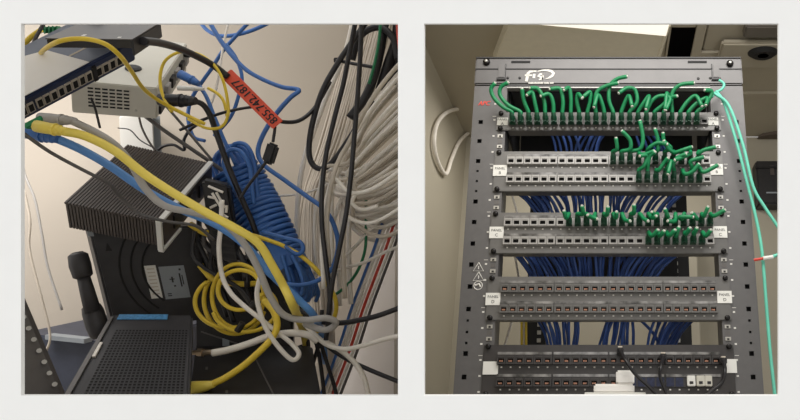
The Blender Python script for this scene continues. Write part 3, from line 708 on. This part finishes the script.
# --- lying modem with perforated lid
fr = corner((190, 402), .86, (60, 404), .83, (193, 315), .985, (190, 430), .87); o, u, v, w = fr
u = P(52, 404, .80) - o
md = thing('perforated_modem', 'black modem with a perforated lid and a blue sticker below the upright router', 'modem', base_of(o, u, v, w)); fr = (o, u, v, w)
mb = MB(); tl = P(110, 314, .96); bl = P(56, 404, .83); tr = P(193, 314, .985); br_ = P(189, 404, .86)
top = [bl, br_, tr, tl]; dn = UP * -.035
mb.add(top + [p + dn for p in top], [(0, 1, 2, 3), (7, 6, 5, 4), (0, 4, 5, 1), (1, 5, 6, 2), (2, 6, 7, 3), (3, 7, 4, 0)]); mb.build('shell', M_modem, md, bevel=.003)
nrm = (br_ - bl).cross(tl - bl).normalized()
def mp(a, b): return (bl * (1 - a) + br_ * a) * (1 - b) + (tl * (1 - a) + tr * a) * b + nrm * .0004
mb = MB()
for i in range(22):
    for j in range(26):
        a, b = .18 + i * .036, .04 + j * .030; s = .011
        mb.add([mp(a - s, b - s * .8), mp(a + s, b - s * .8), mp(a + s, b + s * .8), mp(a - s, b + s * .8)], [(0, 1, 2, 3)])
tag(mb.build('perforations', M_hole, md), None, kind='stuff')
mb = MB(); q4 = [mp(.12, .925), mp(.70, .925), mp(.70, .985), mp(.12, .985)]; mb.add(q4 + [p + nrm * .0012 for p in q4], [(3, 2, 1, 0), (4, 5, 6, 7), (0, 1, 5, 4), (1, 2, 6, 5), (2, 3, 7, 6), (3, 0, 4, 7)]); mb.build('blue_sticker', M_bstick, md)
mb = MB(); q4 = [mp(.03, .02), mp(.07, .02), mp(.07, .95), mp(.03, .95)]; mb.add(q4 + [p + nrm * .002 for p in q4], [(3, 2, 1, 0), (4, 5, 6, 7), (0, 1, 5, 4), (1, 2, 6, 5), (2, 3, 7, 6), (3, 0, 4, 7)]); mb.build('edge_trim', M_post, md)
mb = MB(); q4 = [mp(.075, .48), mp(.105, .48), mp(.105, .64), mp(.075, .64)]; mb.add(q4 + [p + nrm * .002 for p in q4], [(3, 2, 1, 0), (4, 5, 6, 7), (0, 1, 5, 4), (1, 2, 6, 5), (2, 3, 7, 6), (3, 0, 4, 7)]); mb.build('status_light', M_wcab, md)

# --- antenna
an = thing('router_antenna', 'thick black jointed antenna beside the upright router', 'antenna', P(100, 332, .97))
def seg(name, pts, ws, d, m, par):
    mb = MB(); mb.tube([P(a, b, d) for a, b in pts], [x / 2 * .84 * d / F for x in ws], 14); return mb.build(name, m, par, smooth=True)
seg('tip', [(77.5, 253), (77.9, 255), (80, 265), (83, 276), (83.5, 278)], [14, 20, 22, 20, 14], .96, M_modem, an)
seg('tip_ring', [(77.3, 252.2), (77.6, 253.4)], [11, 14], .96, M_dark, an)
seg('shaft', [(83, 275), (87, 290), (93, 312)], [13, 15, 17], .96, M_modem, an)
seg('joint', [(91, 306), (93, 312), (97, 325), (100, 334), (101, 338)], [19, 22, 23, 21, 15], .965, M_modem, an)

# --- slotted post and shelf at the wall foot
fr = corner((22, 300), .90, (-20, 290), .88, (62, 400), .90, (30, 300), 1.0); o, u, v, w = fr
ps = thing('slotted_post', 'grey slotted steel post leaning beside the closet wall', 'steel post', base_of(*fr))
o, u, v, w = corner((19, 296), .90, (-30, 300), .86, (64, 402), .90, (24, 296), .91)
fr = (o, u, v, w); box_on('flange', M_post, ps, fr, FULL, (0, 1.2), FULL)
for k in range(7):
    c = P(23.5 + k * 5.2, 317 + k * 11.2, .895); mb = MB(); mb.tube([c, c + (CAM - c).normalized() * .003], .003, 8); mb.build('slot', M_nut, ps)
sh = thing('equipment_shelf', 'blue grey shelf at the foot of the closet wall behind the modem', 'shelf', P(60, 380, 1.3))
mb = MB(); a = P(18, 333, 1.25); b = P(125, 344, 1.3); mb.hexa(a, b - a, FWD * .35, UP * -.2); mb.build('board', M_shelf, sh, bevel=.003)
mb = MB(); a = P(45, 339.5, 1.248); b = P(84, 343.6, 1.264); mb.hexa(a, b - a, FWD * .02, UP * .008); mb.build('edge_strip', M_gstick, sh)

# --- black devices at the lower right of the closet
fr = corner((196, 250), 1.10, (292, 282), 1.10, (196, 402), 1.06, (203, 248), 1.17)
dv = thing('black_power_supply', 'large black device behind the coiled yellow cord', 'power supply', base_of(*fr)); box_on('case', M_black, dv, fr, FULL, FULL, FULL, .004)
box_on('panel_line', M_post, dv, fr, (.05, .7), (.53, .54), (-.012, 0)); box_on('sticker', M_gstick, dv, fr, (.27, .34), (.53, .58), (-.014, 0))
fr = corner((196, 345), 1.05, (312, 345), 1.06, (188, 405), .90, (196, 365), 1.07)
lb = thing('black_flat_unit', 'flat black unit with a seam line under the yellow patch cord', 'network unit', base_of(*fr)); box_on('case', M_black, lb, fr, FULL, FULL, FULL, .003)
o, u, v, w = fr
mb = MB(); mb.hexa(o + u * .50 + v * .25 - w * .02, u * .012, v * .75 + u * .16, w * .03); mb.build('seam', M_post, lb)
for (a, b) in ((.18, .62), (.27, .78), (.1, .4), (.35, .9)): box_on('wear_mark', M_post, lb, fr, (a, a + .02), (b, b + .05), (-.004, 0))
# corner power strip in the dark tangle
fr = corner((201, 180), 1.02, (229, 186), 1.02, (212, 258), 1.02, (204, 177), 1.045)
pw = thing('black_power_strip', 'black power strip with white plug prongs behind the thick yellow cable', 'power strip', base_of(*fr)); box_on('case', M_black, pw, fr, FULL, FULL, FULL, .004)
pdir = [((.25, .06), (.75, .10)), ((.35, .14), (.62, .32)), ((.50, .12), (.74, .30)), ((.18, .2), (.42, .2)), ((.82, .26), (.76, .36)), ((.2, .34), (.45, .28)), ((.55, .38), (.8, .42))]
for (a, b) in pdir:
    mb = MB(); o_, u_, v_, w_ = fr; mb.tube([o_ + u_ * a[0] + v_ * a[1] - w_ * .03, o_ + u_ * b[0] + v_ * b[1] - w_ * .04], .0019, 6); mb.build('prong', M_wcab, pw)
for k in range(6): box_on('socket', M_dark, pw, fr, (.15, .85), (.45 + k * .09, .50 + k * .09), (-.03, 0))
# --- cords with boots at the switch
def boot(label, name, a, b, wd_, m, d):
    t = thing(name, label, 'plug', P((a[0] + b[0]) / 2, (a[1] + b[1]) / 2, d)); pa_, pb_ = P(*a, d), P(*b, d); mb = MB()
    mb.tube([pa_, pa_.lerp(pb_, .3), pa_.lerp(pb_, .75), pb_], [x / 2 * d / F for x in (wd_, wd_, wd_ * .85, wd_ * .6)], 10); mb.build('boot', m, t, smooth=True)
    for k in range(3):
        c = pa_.lerp(pb_, .55 + k * .13); dd = (pb_ - pa_).normalized(); mb = MB(); mb.tube([c, c + dd * .003], (wd_ * .56 - k) / 1.05 * d / F, 10); mb.build('grip_ring', m, t)
boot('yellow plug boot at the end of the blue network switch', 'yellow_plug', (36, 126), (68, 132), 12, M_yboot, .772)
boot('grey plug boot at the end of the blue network switch', 'grey_plug', (40, 118), (76, 121), 11, M_gcab, .792)
boot('blue plug boot at the end of the blue network switch', 'blue_plug', (20, 130), (58, 139), 14, M_cblue, .808)
mb = MB(); mb.hexa(P(22, 124, .785), P(40, 115, .785) - P(22, 124, .785), FWD * .02, P(25, 129, .785) - P(22, 124, .785)); tag(mb.build('green_clip', M_green, bevel=.001), 'small green clip above the blue plug boot', 'clip')

cable('thick_yellow_cable', 'thick yellow cable sagging across in front of the ribbed black unit', [(62, 131), (85, 136), (115, 151), (150, 178), (200, 209), (235, 228), (258, 243), (272, 265), (283, 285), (294, 308), (303, 330, 1.07), (307, 352, 1.12)], 8.6, M_yboot, .77, .93)
cable('thick_blue_cable', 'thick light blue cable running below the thick yellow cable', [(55, 138), (80, 149), (110, 166), (145, 190), (180, 209), (215, 224), (245, 245), (272, 275), (300, 301), (314, 316), (322, 334, 1.08), (325, 362, 1.14)], 8, M_lblue, .81, 1.0)
cable('grey_cable', 'grey cable dropping from the switch and looping at the lower right', [(72, 121), (95, 132), (115, 145), (130, 162), (145, 188), (165, 206), (195, 213), (222, 222), (243, 242), (258, 268), (270, 296), (284, 315), (305, 320), (326, 318), (336, 323), (325, 330), (305, 324)], 7, M_gcab, .79, .965)
cable('dark_thin_cable', 'thin dark cable crossing the cream wall below the blue cable', [(20, 131), (50, 152), (85, 171), (108, 183), (120, 197), (140, 214), (170, 222), (196, 226), (214, 240)], 3.5, M_dgcab, .775, .93)
cable('yellow_network_cable', 'yellow cord arching over the black unit and down past the beige unit', [(40, 54, .85), (45, 49, .77), (57, 42, .735), (72, 39, .735), (90, 39.5, .74), (107, 45, .75), (121, 57, .775), (132, 72, .83), (143, 88, .88), (158, 100, .92), (180, 112, .95), (205, 124, .97)], 4.2, M_ycab, .76, .9)
cable('yellow_network_cable', 'yellow cord hanging in front of the wall from the green connector', [(20, 60), (24, 46), (30, 38), (41, 30)], 5, M_ycab, .88)
cable('yellow_network_cable', 'yellow cord in a tall loop over the sockets of the beige unit', [(172, 112), (163, 96), (160, 78), (165, 61), (180, 52), (198, 54), (213, 64), (222, 78), (227, 97), (228, 115), (221, 127), (206, 128), (188, 119)], 3, M_ycab, .96, 1.0)
cable('yellow_network_cable', 'short thin yellow cord beside the orange tag', [(208, 88), (218, 94), (224, 102), (227, 116)], 3, M_ycab, 1.05)
cable('yellow_network_cable', 'thin yellow cord sweeping past the blue coil to the lower right', [(205, 232), (240, 233), (265, 239), (292, 250), (315, 268), (330, 288), (336, 302), (334, 318), (322, 331), (306, 325), (296, 305), (290, 290)], 4.2, M_ycab, 1.03, 1.07)
cable('dark_cable', 'dark cable hanging beside the green connector', [(46, 20), (40, 30), (34, 42), (28, 58)], 3.5, M_dgcab, .86)
# black leads from the units and the orange tag
cable('black_power_lead', 'thick black power lead from the black unit to the orange tag', [(143, 41, .81), (158, 42.5, .85), (178, 48, .90), (198, 57, .95), (214, 66), (228, 77)], 7, M_kcab, .93, 1.0)
tgt = thing('orange_tag', 'orange cable tag with black lettering around the black lead', 'tag', P(250, 100, 1.0))
a, b = P(226, 73, 1.0), P(278, 125, 1.0); mb = MB(); dd = (b - a); ex = dd.normalized(); vw = (a.lerp(b, .5) - CAM).normalized(); ey = ex.cross(vw).normalized()
hw = 6.4 * 1.0 / F
mb.hexa(a - ey * hw, dd, ey * 2 * hw, vw * .003); mb.build('sleeve', M_tag, tgt, bevel=.001)
nrm = -vw
def tag_text(s, end, height, width):                     # reads from the lower right end, upside down
    t, tw = text_mb(s, (0, 0, 0), X, Z, height); t2 = MB(); sc = width / tw
    ey2 = ey if ey.dot(UP) < 0 else -ey
    t2.add([end - ex * (v.x * sc) + ey2 * (v.z - height / 2) + nrm * .0006 for v in t.v], t.f); n0 = len(t2.v); b0 = list(t2.v); f0_ = list(t2.f)
    for q in (.0004, -.0004): t2.add([v + ex * q + nrm * .0001 for v in b0], f0_)
    t2.build('lettering', M_ink, tgt)
tag_text('855.742.1877', a.lerp(b, .95), .0112, dd.length * .80)
cable('black_lead', 'black lead leaving the orange tag towards the white cable bundle', [(274, 119), (284, 122), (298, 121), (310, 113), (320, 100), (330, 82)], 4, M_kcab, 1.01, 1.1)
cable('thin_black_lead', 'thin black lead crossing behind the orange tag', [(180, 130), (200, 121), (222, 113), (245, 108), (262, 107), (272, 113), (275, 125), (273, 142)], 3, M_kcab, 1.03, 1.0)
fer = thing('ferrite_block', 'black inline block on a thin lead above the blue coil', 'inline block', P(268, 165, 1.0))
a = P(267, 141, 1.0); mb = MB(); mb.hexa(a, P(277, 145.5, 1.0) - a, FWD * .012, P(260.5, 161, 1.0) - a); mb.build('block', M_black, fer, bevel=.003)
cable('thin_black_lead', 'thin black lead hanging from the inline block down to the blue coil', [(266, 162), (258, 173), (248, 186), (240, 199)], 3, M_kcab, 1.0)
boot('black power plug in the end of the beige power unit', 'black_power_plug', (160, 100), (196, 101), 13, M_kcab, .97)
cable('black_power_lead', 'black power lead dropping from the plug of the beige unit', [(190, 100), (202, 104), (210, 115), (216, 132), (226, 160), (238, 190), (252, 222), (262, 250), (280, 282)], 5.5, M_kcab, .99, 1.07)
cable('black_lead', 'straight dark lead crossing behind the bracket to the ribbed unit', [(145, 116), (165, 131), (190, 148), (212, 163), (235, 180)], 4, M_dgcab, 1.07, 1.1)
cable('black_lead', 'short curled black lead behind the ribbed unit', [(158, 150), (164, 146), (174, 145), (184, 150), (184, 140), (190, 130), (200, 123)], 3, M_kcab, 1.12)
cable('grey_lead', 'thin grey lead slanting behind the yellow loop', [(165, 105), (180, 122), (195, 140), (212, 160)], 2.6, M_dgcab, 1.08)
cable('thin_wire', 'thin red and blue wire in front of the white wall bracket', [(139, 117), (142, 128), (148, 140), (156, 152)], 2, M_fin, 1.1)
cable('thin_wire', 'thin black wire curving from the white wall bracket', [(118, 128), (130, 130), (140, 140), (152, 147)], 1.2, M_kcab, 1.1)
cable('thin_wire', 'thin black wire hanging below the blue network switch', [(91, 98), (95, 108), (100, 128)], 2.2, M_kcab, .85)
boot('blue plug boot in the sockets of the beige unit', 'blue_plug', (180, 74), (199, 84), 9, M_cblue, 1.05)
boot('white plug boot in the sockets of the beige unit', 'white_plug', (178, 88), (204, 89), 5, M_label, 1.0)
cable('thin_wire', 'thin white wire hanging at the edge of the cream wall', [(24, 190), (30, 220), (29, 245), (34, 270), (42, 300), (50, 335), (46, 352)], 2.2, M_bcab, 1.2)
cable('thin_wire', 'thin grey wire hanging along the cream wall', [(20, 150), (25, 175), (35, 200), (42, 235), (48, 268), (62, 310)], 2.2, M_gcab, 1.3)
cable('thin_wire', 'thin pale wire slanting down through the blue cables', [(230, 18), (224, 42), (217, 85), (210, 108)], 2.2, M_wcab, 1.15)

# blue cables on the wall
cable('blue_cable', 'blue cable with a sharp bend beside the orange tag, falling past the coil', [(206, 14), (214, 30), (226, 48), (244, 68), (262, 79), (282, 87), (299, 90), (290, 98), (276, 114), (263, 135), (258, 152), (264, 165), (283, 179), (305, 195), (325, 210), (335, 228), (338, 248), (332, 268), (317, 281), (297, 285), (278, 281), (262, 268)], 4.6, M_cblue, 1.12, 1.02)
cable('blue_cable', 'blue cable in a shallow arc near the top of the closet wall', [(196, 16), (207, 30), (221, 36), (240, 34), (258, 28), (274, 20)], 3.8, M_cblue, 1.2)
cable('blue_cable', 'blue cable sweeping down beside the white plug boot', [(254, 17), (236, 36), (222, 52), (212, 68), (202, 82), (192, 98), (188, 116), (193, 136), (205, 141)], 3.6, M_cblue, 1.17)
cable('blue_cable', 'blue cable bowing out behind the orange tag', [(226, 44), (236, 58), (242, 78), (238, 98), (230, 118), (214, 136)], 3.4, M_cblue, 1.16)
cable('blue_cable', 'blue cable from the blue plug boot down to the coil', [(197, 83), (206, 96), (214, 116), (224, 140), (236, 165)], 3.8, M_cblue, 1.07)

# blue coil: wraps, top loops, tail loops
coil = thing('blue_cable_coil', 'long hank of blue cable wound into a thick coil', 'cable coil', P(270, 290, 1.1))
ax = [P(236, 170, 1.10), P(250, 196, 1.10), P(262, 220, 1.09), P(278, 248, 1.08), P(292, 272, 1.07)]
axs = smooth_path(ax, 12); hel = []; TURNS = 22; K = TURNS * 14
for i in range(K + 1):
    f = i / K * (len(axs) - 1); j = min(int(f), len(axs) - 2); c = axs[j].lerp(axs[j + 1], f - j); tdir = (axs[j + 1] - axs[j]).normalized()
    n1 = tdir.cross(FWD).normalized(); n2 = tdir.cross(n1); a = 2 * math.pi * i / 14
    R_ = (22 + 4 * math.sin(i / K * math.pi) - 6 * (i / K) + rng.uniform(-.6, .6)) * 1.08 / F
    hel.append(c + n1 * R_ * math.cos(a) + n2 * R_ * .8 * math.sin(a) + tdir * .004 * math.sin(a + 1))
mb = MB(); mb.tube(hel, 2.6 * 1.08 / F, 6); mb.build('wrap', M_cblue, coil, smooth=True)
mb = MB(); mb.tube(axs, 19 * 1.08 / F, 10); mb.build('core', M_cblue, coil)
for k in range(9):
    e = rng.uniform(-7, 7); g = rng.uniform(-5, 6)
    loop = [(240 + e, 200 + g), (228 + e * .8 - k, 178 + g), (222 + e - k * .8, 160 + g), (228 + e, 148 + g), (240 + e, 150 + g * 1.2), (248 + e, 166 + g), (250 + e, 186 + g), (252 + e, 204)]
    mb = MB(); mb.tube(pix_path(loop, 1.06 + .012 * k), 2.2 * 1.08 / F, 6); mb.build('loop', M_cblue, coil, smooth=True)
for k in range(9):
    e = k * 3.2; g = rng.uniform(-4, 4)
    loop = [(282 + e * .5, 255), (286 + e, 272 + g), (292 + e, 290 + g), (300 + e * .6, 298 + g), (303 + e * .6, 288 + g), (300 + e * .4, 272), (292 + e * .4, 255)]
    mb = MB(); mb.tube(pix_path(loop, 1.04 + .01 * k), 2.0 * 1.08 / F, 6); mb.build('tail_loop', M_cblue, coil, smooth=True)
mb = MB(); mb.tube(pix_path([(262, 232), (285, 238), (300, 242), (303, 250), (297, 254), (285, 246)], 1.04), 2.2 * 1.08 / F, 6); mb.build('tail_loop', M_cblue, coil, smooth=True)

# yellow coil
yc = thing('yellow_cord_coil', 'yellow cord coiled up in front of the black device', 'cord coil', P(235, 335, 1.02))
for k, (cx, cy, rx, ry, a0, a1) in enumerate(((235, 300, 31, 34, 20, 215), (238, 296, 26, 32, 0, 360), (228, 302, 33, 26, 60, 230), (245, 308, 32, 24, -60, 170), (240, 290, 22, 20, 10, 330))):
    pts = [(cx + rx * math.cos(math.radians(a0 + (a1 - a0) * i / 14)), cy + ry * math.sin(math.radians(a0 + (a1 - a0) * i / 14))) for i in range(15)]
    mb = MB(); mb.tube(pix_path(pts, 1.03 - k * .008, n=3), 2.1 * 1.02 / F, 8); mb.build('turn', M_ycab, yc, smooth=True)
for p in ((252, 306), (240, 327)):
    c = P(*p, .985); mb = MB(); mb.tube([c - UP * .006 - RIGHT * .004, c + UP * .006 + RIGHT * .004], .0045, 8); mb.build('twist_tie', M_kcab, yc)
cable('yellow_network_cable', 'yellow cord lying straight across the dark tangle', [(200, 265), (206, 272), (215, 280), (240, 284), (262, 283)], 6, M_ycab, 1.045)
cable('yellow_network_cable', 'pale yellow strap beside the ribbed unit', [(190, 224), (205, 233), (215, 234), (230, 236)], 6, M_ycab, 1.04)
t = thing('yellow_patch_cord', 'yellow patch cord with its plug on the flat black unit at the bottom', 'patch cord', P(200, 392, .95))
mb = MB(); mb.tube([P(190, 388, .93), P(197, 387.5, .93), P(206, 386, .93), P(214, 384, .93)], [6.5 * .93 / F, 6.5 * .93 / F, 5.2 * .93 / F, 3.4 * .93 / F], 10); mb.build('plug_boot', M_yboot, t, smooth=True)
mb = MB(); mb.tube(pix_path([(210, 385), (225, 378), (243, 366), (260, 351), (272, 338), (277, 326), (274, 312), (264, 300)], .93, .98), 3.4 * .95 / F, 8); mb.build('cable', M_ycab, t, smooth=True)
# coax and white cables
t = thing('white_coax_cable', 'white coaxial cable with a metal connector screwed to the black device', 'coaxial cable', P(210, 356, .96))
mb = MB(); mb.tube([P(192, 352.5, .97), P(198, 352.5, .97)], 2.2 * .97 / F, 8); mb.tube([P(198, 352.5, .97), P(203, 352.5, .97)], 4.2 * .97 / F, 6); mb.tube([P(203, 352.5, .97), P(215, 352.5, .97)], 2.8 * .97 / F, 8); mb.build('connector', M_gold, t)
mb = MB(); mb.tube(pix_path([(212, 353), (228, 350), (248, 344), (270, 336), (292, 333), (308, 335), (318, 341)], .97, 1.0), 3.6 * .98 / F, 8); mb.build('cable', M_wcab, t, smooth=True)
cable('white_cable', 'white cable making a long narrow loop over the flat black unit', [(222, 200), (221, 225), (219, 248), (222, 275), (230, 292), (243, 305), (258, 317), (276, 331), (292, 344), (299, 354), (293, 360), (282, 351), (268, 332), (260, 312), (257, 292), (262, 268), (256, 252)], 4.8, M_wcab, 1.0, .94)
cable('white_cable', 'white cable curving from the tangle to the pale wall at the right', [(300, 318), (315, 335), (328, 345), (345, 349), (365, 345), (385, 339), (412, 333)], 5, M_wcab, 1.0)
cable('white_cable', 'white cable drooping down in front of the pale wall', [(322, 340), (340, 350), (354, 362), (364, 378), (370, 402)], 5, M_wcab, 1.02)
cable('black_lead', 'thick black lead leaving to the right above the white cable', [(300, 310), (320, 321), (340, 323), (360, 320), (380, 315), (412, 303)], 5.5, M_kcab, 1.01)
cable('black_lead', 'black lead running down to the right in front of the pale wall', [(285, 300), (305, 325), (325, 344), (345, 358), (370, 370), (412, 387)], 4.5, M_kcab, 1.03)
kl = [[(300, 300), (306, 330), (309, 355), (305, 375), (300, 402)], [(312, 330), (318, 350), (322, 375), (325, 402)], [(322, 310), (320, 340), (312, 370), (316, 402)], [(318, 335), (326, 360), (334, 385), (338, 402)], [(300, 345), (306, 365), (312, 385), (312, 402)]]
for p in kl: cable('black_lead', 'black lead hanging down in the gap beside the flat black unit', p, 4, M_kcab, 1.1, group='black leads in the bottom gap')
mb = MB(); a = P(302, 350, 1.05); mb.hexa(a, P(309, 349, 1.05) - a, FWD * .015, P(304, 366, 1.05) - a); tag(mb.build('black_inline_block', M_black, bevel=.002), 'small black block hanging among the leads at the bottom', 'inline block')
# dark leads in the tangle
for k in range(16):
    x0 = rng.uniform(195, 225); y0 = rng.uniform(206, 238); x1 = x0 + rng.uniform(25, 70); y1 = y0 + rng.uniform(35, 95)
    cable('black_lead', 'black lead in the dark tangle behind the thick yellow cable', [(x0, y0), (x0 + rng.uniform(0, 22), y0 + (y1 - y0) * .35), (x1 - rng.uniform(0, 22), y0 + (y1 - y0) * .7), (x1, y1)], rng.uniform(3, 5.5), M_kcab if k % 4 else M_dgcab, rng.uniform(1.02, 1.08), group='black leads in the dark tangle', n=4)

# ------------------------------------------------------------------ white cable bundle at the right
for k in range(34):                                       # strands sweeping down from the upper right
    f = k / 33; y0 = 55 + f * 165; e = rng.uniform(-4, 4); dd = 1.0 + ((k * 13) % 34) * .0076
    xe = 326 + rng.uniform(-6, 22) + f * 18; ye = 158 + f * 42 + rng.uniform(-6, 6)
    pts = [(418, y0 - 6 + e), (396, y0 + 14 + e), (372 + e, y0 + 46 - f * 26), (350 + e, (y0 + 75 - f * 45) * .5 + ye * .5), (xe, ye)]
    if k % 3 == 0: pts += [(xe - 8, ye + 22), (xe - 12 + e, ye + 60), (xe - 10 + e, ye + 110)]
    elif k % 3 == 1: pts += [(xe + 4, ye + 10), (xe + 22, ye + 10), (xe + 50, ye - 6), (418, ye - 24)]
    else: pts += [(xe - 4, ye + 9), (xe + 6, ye + 16), (xe + 22, ye + 12)]
    cable('white_network_cable', 'white network cable in the thick bundle at the closet corner', pts, rng.uniform(3.6, 5), M_wcab if k % 4 else M_bcab, dd, group='white network cables in the corner bundle', n=4, sides=7)
for k in range(18):                                       # long strands falling from the top behind them
    e = rng.uniform(-3, 3); x = 338 + k * 2.2
    cable('beige_network_cable', 'beige network cable falling straight behind the white bundle', [(x + 18, 14), (x + 8, 50 + e), (x - 4, 95), (x - 18 + e, 145), (304 + k * 1.6 + e, 195), (300 + k * 1.8, 240), (306 + k * 1.4 + e, 290), (308 + k * 1.5, 340), (306 + k * 1.6, 402)], rng.uniform(2.6, 3.6), M_bcab, 1.36 - k * .012, group='beige network cables behind the bundle', n=4, sides=6)
for k in range(9):                                        # loops at the lower edge of the bundle
    e = rng.uniform(-5, 5)
    cable('white_network_cable', 'white network cable looping round below the corner bundle', [(345 + e, 190 + k * 2), (352 + k * 2, 203 + k * 2.2 + e * .5), (368 + k * 2, 210 + k * 2 + e * .5), (390, 206 + k * 2.4), (418, 196 + k * 3)], 4.4, M_wcab, 1.08 + k * .01, group='white loops below the corner bundle', n=4, sides=7)
cable('white_cable', 'white cable swinging out below the bundle to the tangle', [(400, 246), (385, 252), (365, 262), (345, 268), (322, 276)], 3.4, M_wcab, 1.1)
cable('white_cable', 'white cable bowing below the bundle beside the green wire', [(385, 205), (378, 222), (366, 235), (352, 250), (340, 262), (332, 275)], 3.2, M_wcab, 1.12)
cable('white_cable', 'single white cable hanging in front of the closet wall left of the bundle', [(352, 26), (346, 50), (336, 75), (325, 100), (314, 130), (304, 160), (299, 190), (297, 225), (300, 260)], 5.2, M_wcab, 1.15)
cable('white_cable', 'thin white cable crossing from the blue coil to the bundle', [(262, 198), (280, 196), (300, 194), (320, 188), (338, 178)], 2.4, M_wcab, 1.16)
# black leads through the bundle
BL = [('black lead hanging straight through the white bundle', [(357, 14), (350, 50), (343, 85), (334, 120), (326, 155), (322, 190), (322, 225), (326, 262), (330, 300), (326, 340)], 5, .99),
      ('black lead hanging in front of the white loops', [(362, 14), (360, 60), (357, 105), (354, 140), (351, 175), (346, 215), (339, 250), (332, 285), (328, 320)], 5, .98),
      ('black lead bending round the outside of the bundle', [(372, 14), (352, 42), (336, 66), (322, 92), (312, 125), (309, 152), (314, 166), (325, 168), (338, 155), (356, 128), (372, 100)], 5.5, 1.07),
      ('thick black lead at the top corner of the closet', [(386, 14), (382, 40), (376, 70), (366, 96), (350, 118)], 9, 1.10),
      ('black lead beside the thick black lead at the top corner', [(398, 14), (396, 40), (388, 64), (380, 90)], 10, 1.11),
      ('black lead entering the top corner of the closet', [(408, 14), (402, 40), (396, 66), (392, 84)], 9, 1.12)]
for l, p, w_, d in BL: cable('black_lead', l, p, w_, M_kcab, d)
cable('black_lead', 'black lead arching over the top of the white bundle', [(352, 60), (358, 40), (368, 30), (382, 28), (394, 40), (398, 60)], 7, M_kcab, 1.09)
t = thing('black_cable_tie', 'short black tie sticking out across the white bundle', 'cable tie', P(350, 64, 1.05))
mb = MB(); mb.tube([P(335, 60, 1.09), P(352, 63.5, 1.06), P(372, 67, 1.06)], 1.8 * 1.06 / F, 6); mb.build('strap', M_kcab, t)
c = P(336, 60, 1.085); mb = MB(); mb.hexa(c - RIGHT * .004 - UP * .004, RIGHT * .008, UP * .008, FWD * .006); mb.build('head', M_kcab, t, bevel=.001)
cable('green_wire', 'green wire at the top of the white bundle', [(381, 16), (379, 40), (375, 62), (369, 84)], 3, M_grn_c, 1.06)
cable('green_wire', 'green wire hanging below the white bundle', [(366, 200), (366, 225), (365, 250), (357, 272), (344, 288), (330, 298)], 3, M_grn_c, 1.12)
cable('red_wire', 'red wire at the top corner of the closet', [(398, 14), (398, 30), (400, 50), (402, 70)], 4, M_red_c, 1.05)
for k, (m, nm, w_) in enumerate(((M_cblue, 'blue', 3), (M_wcab, 'white', 3), (M_wcab, 'second white', 3), (M_red_c, 'red', 3.2), (M_wcab, 'outer white', 3), (M_dgcab, 'grey', 3))):
    dx = k * 3.9
    cable('corner_cable', nm + ' cable in the flat ribbon running down the wall corner', [(384 + dx, 218), (375 + dx, 246), (364 + dx, 275), (351 + dx, 310), (338 + dx, 350), (318 + dx, 402)], w_, m, 1.14, group='ribbon of cables down the corner')
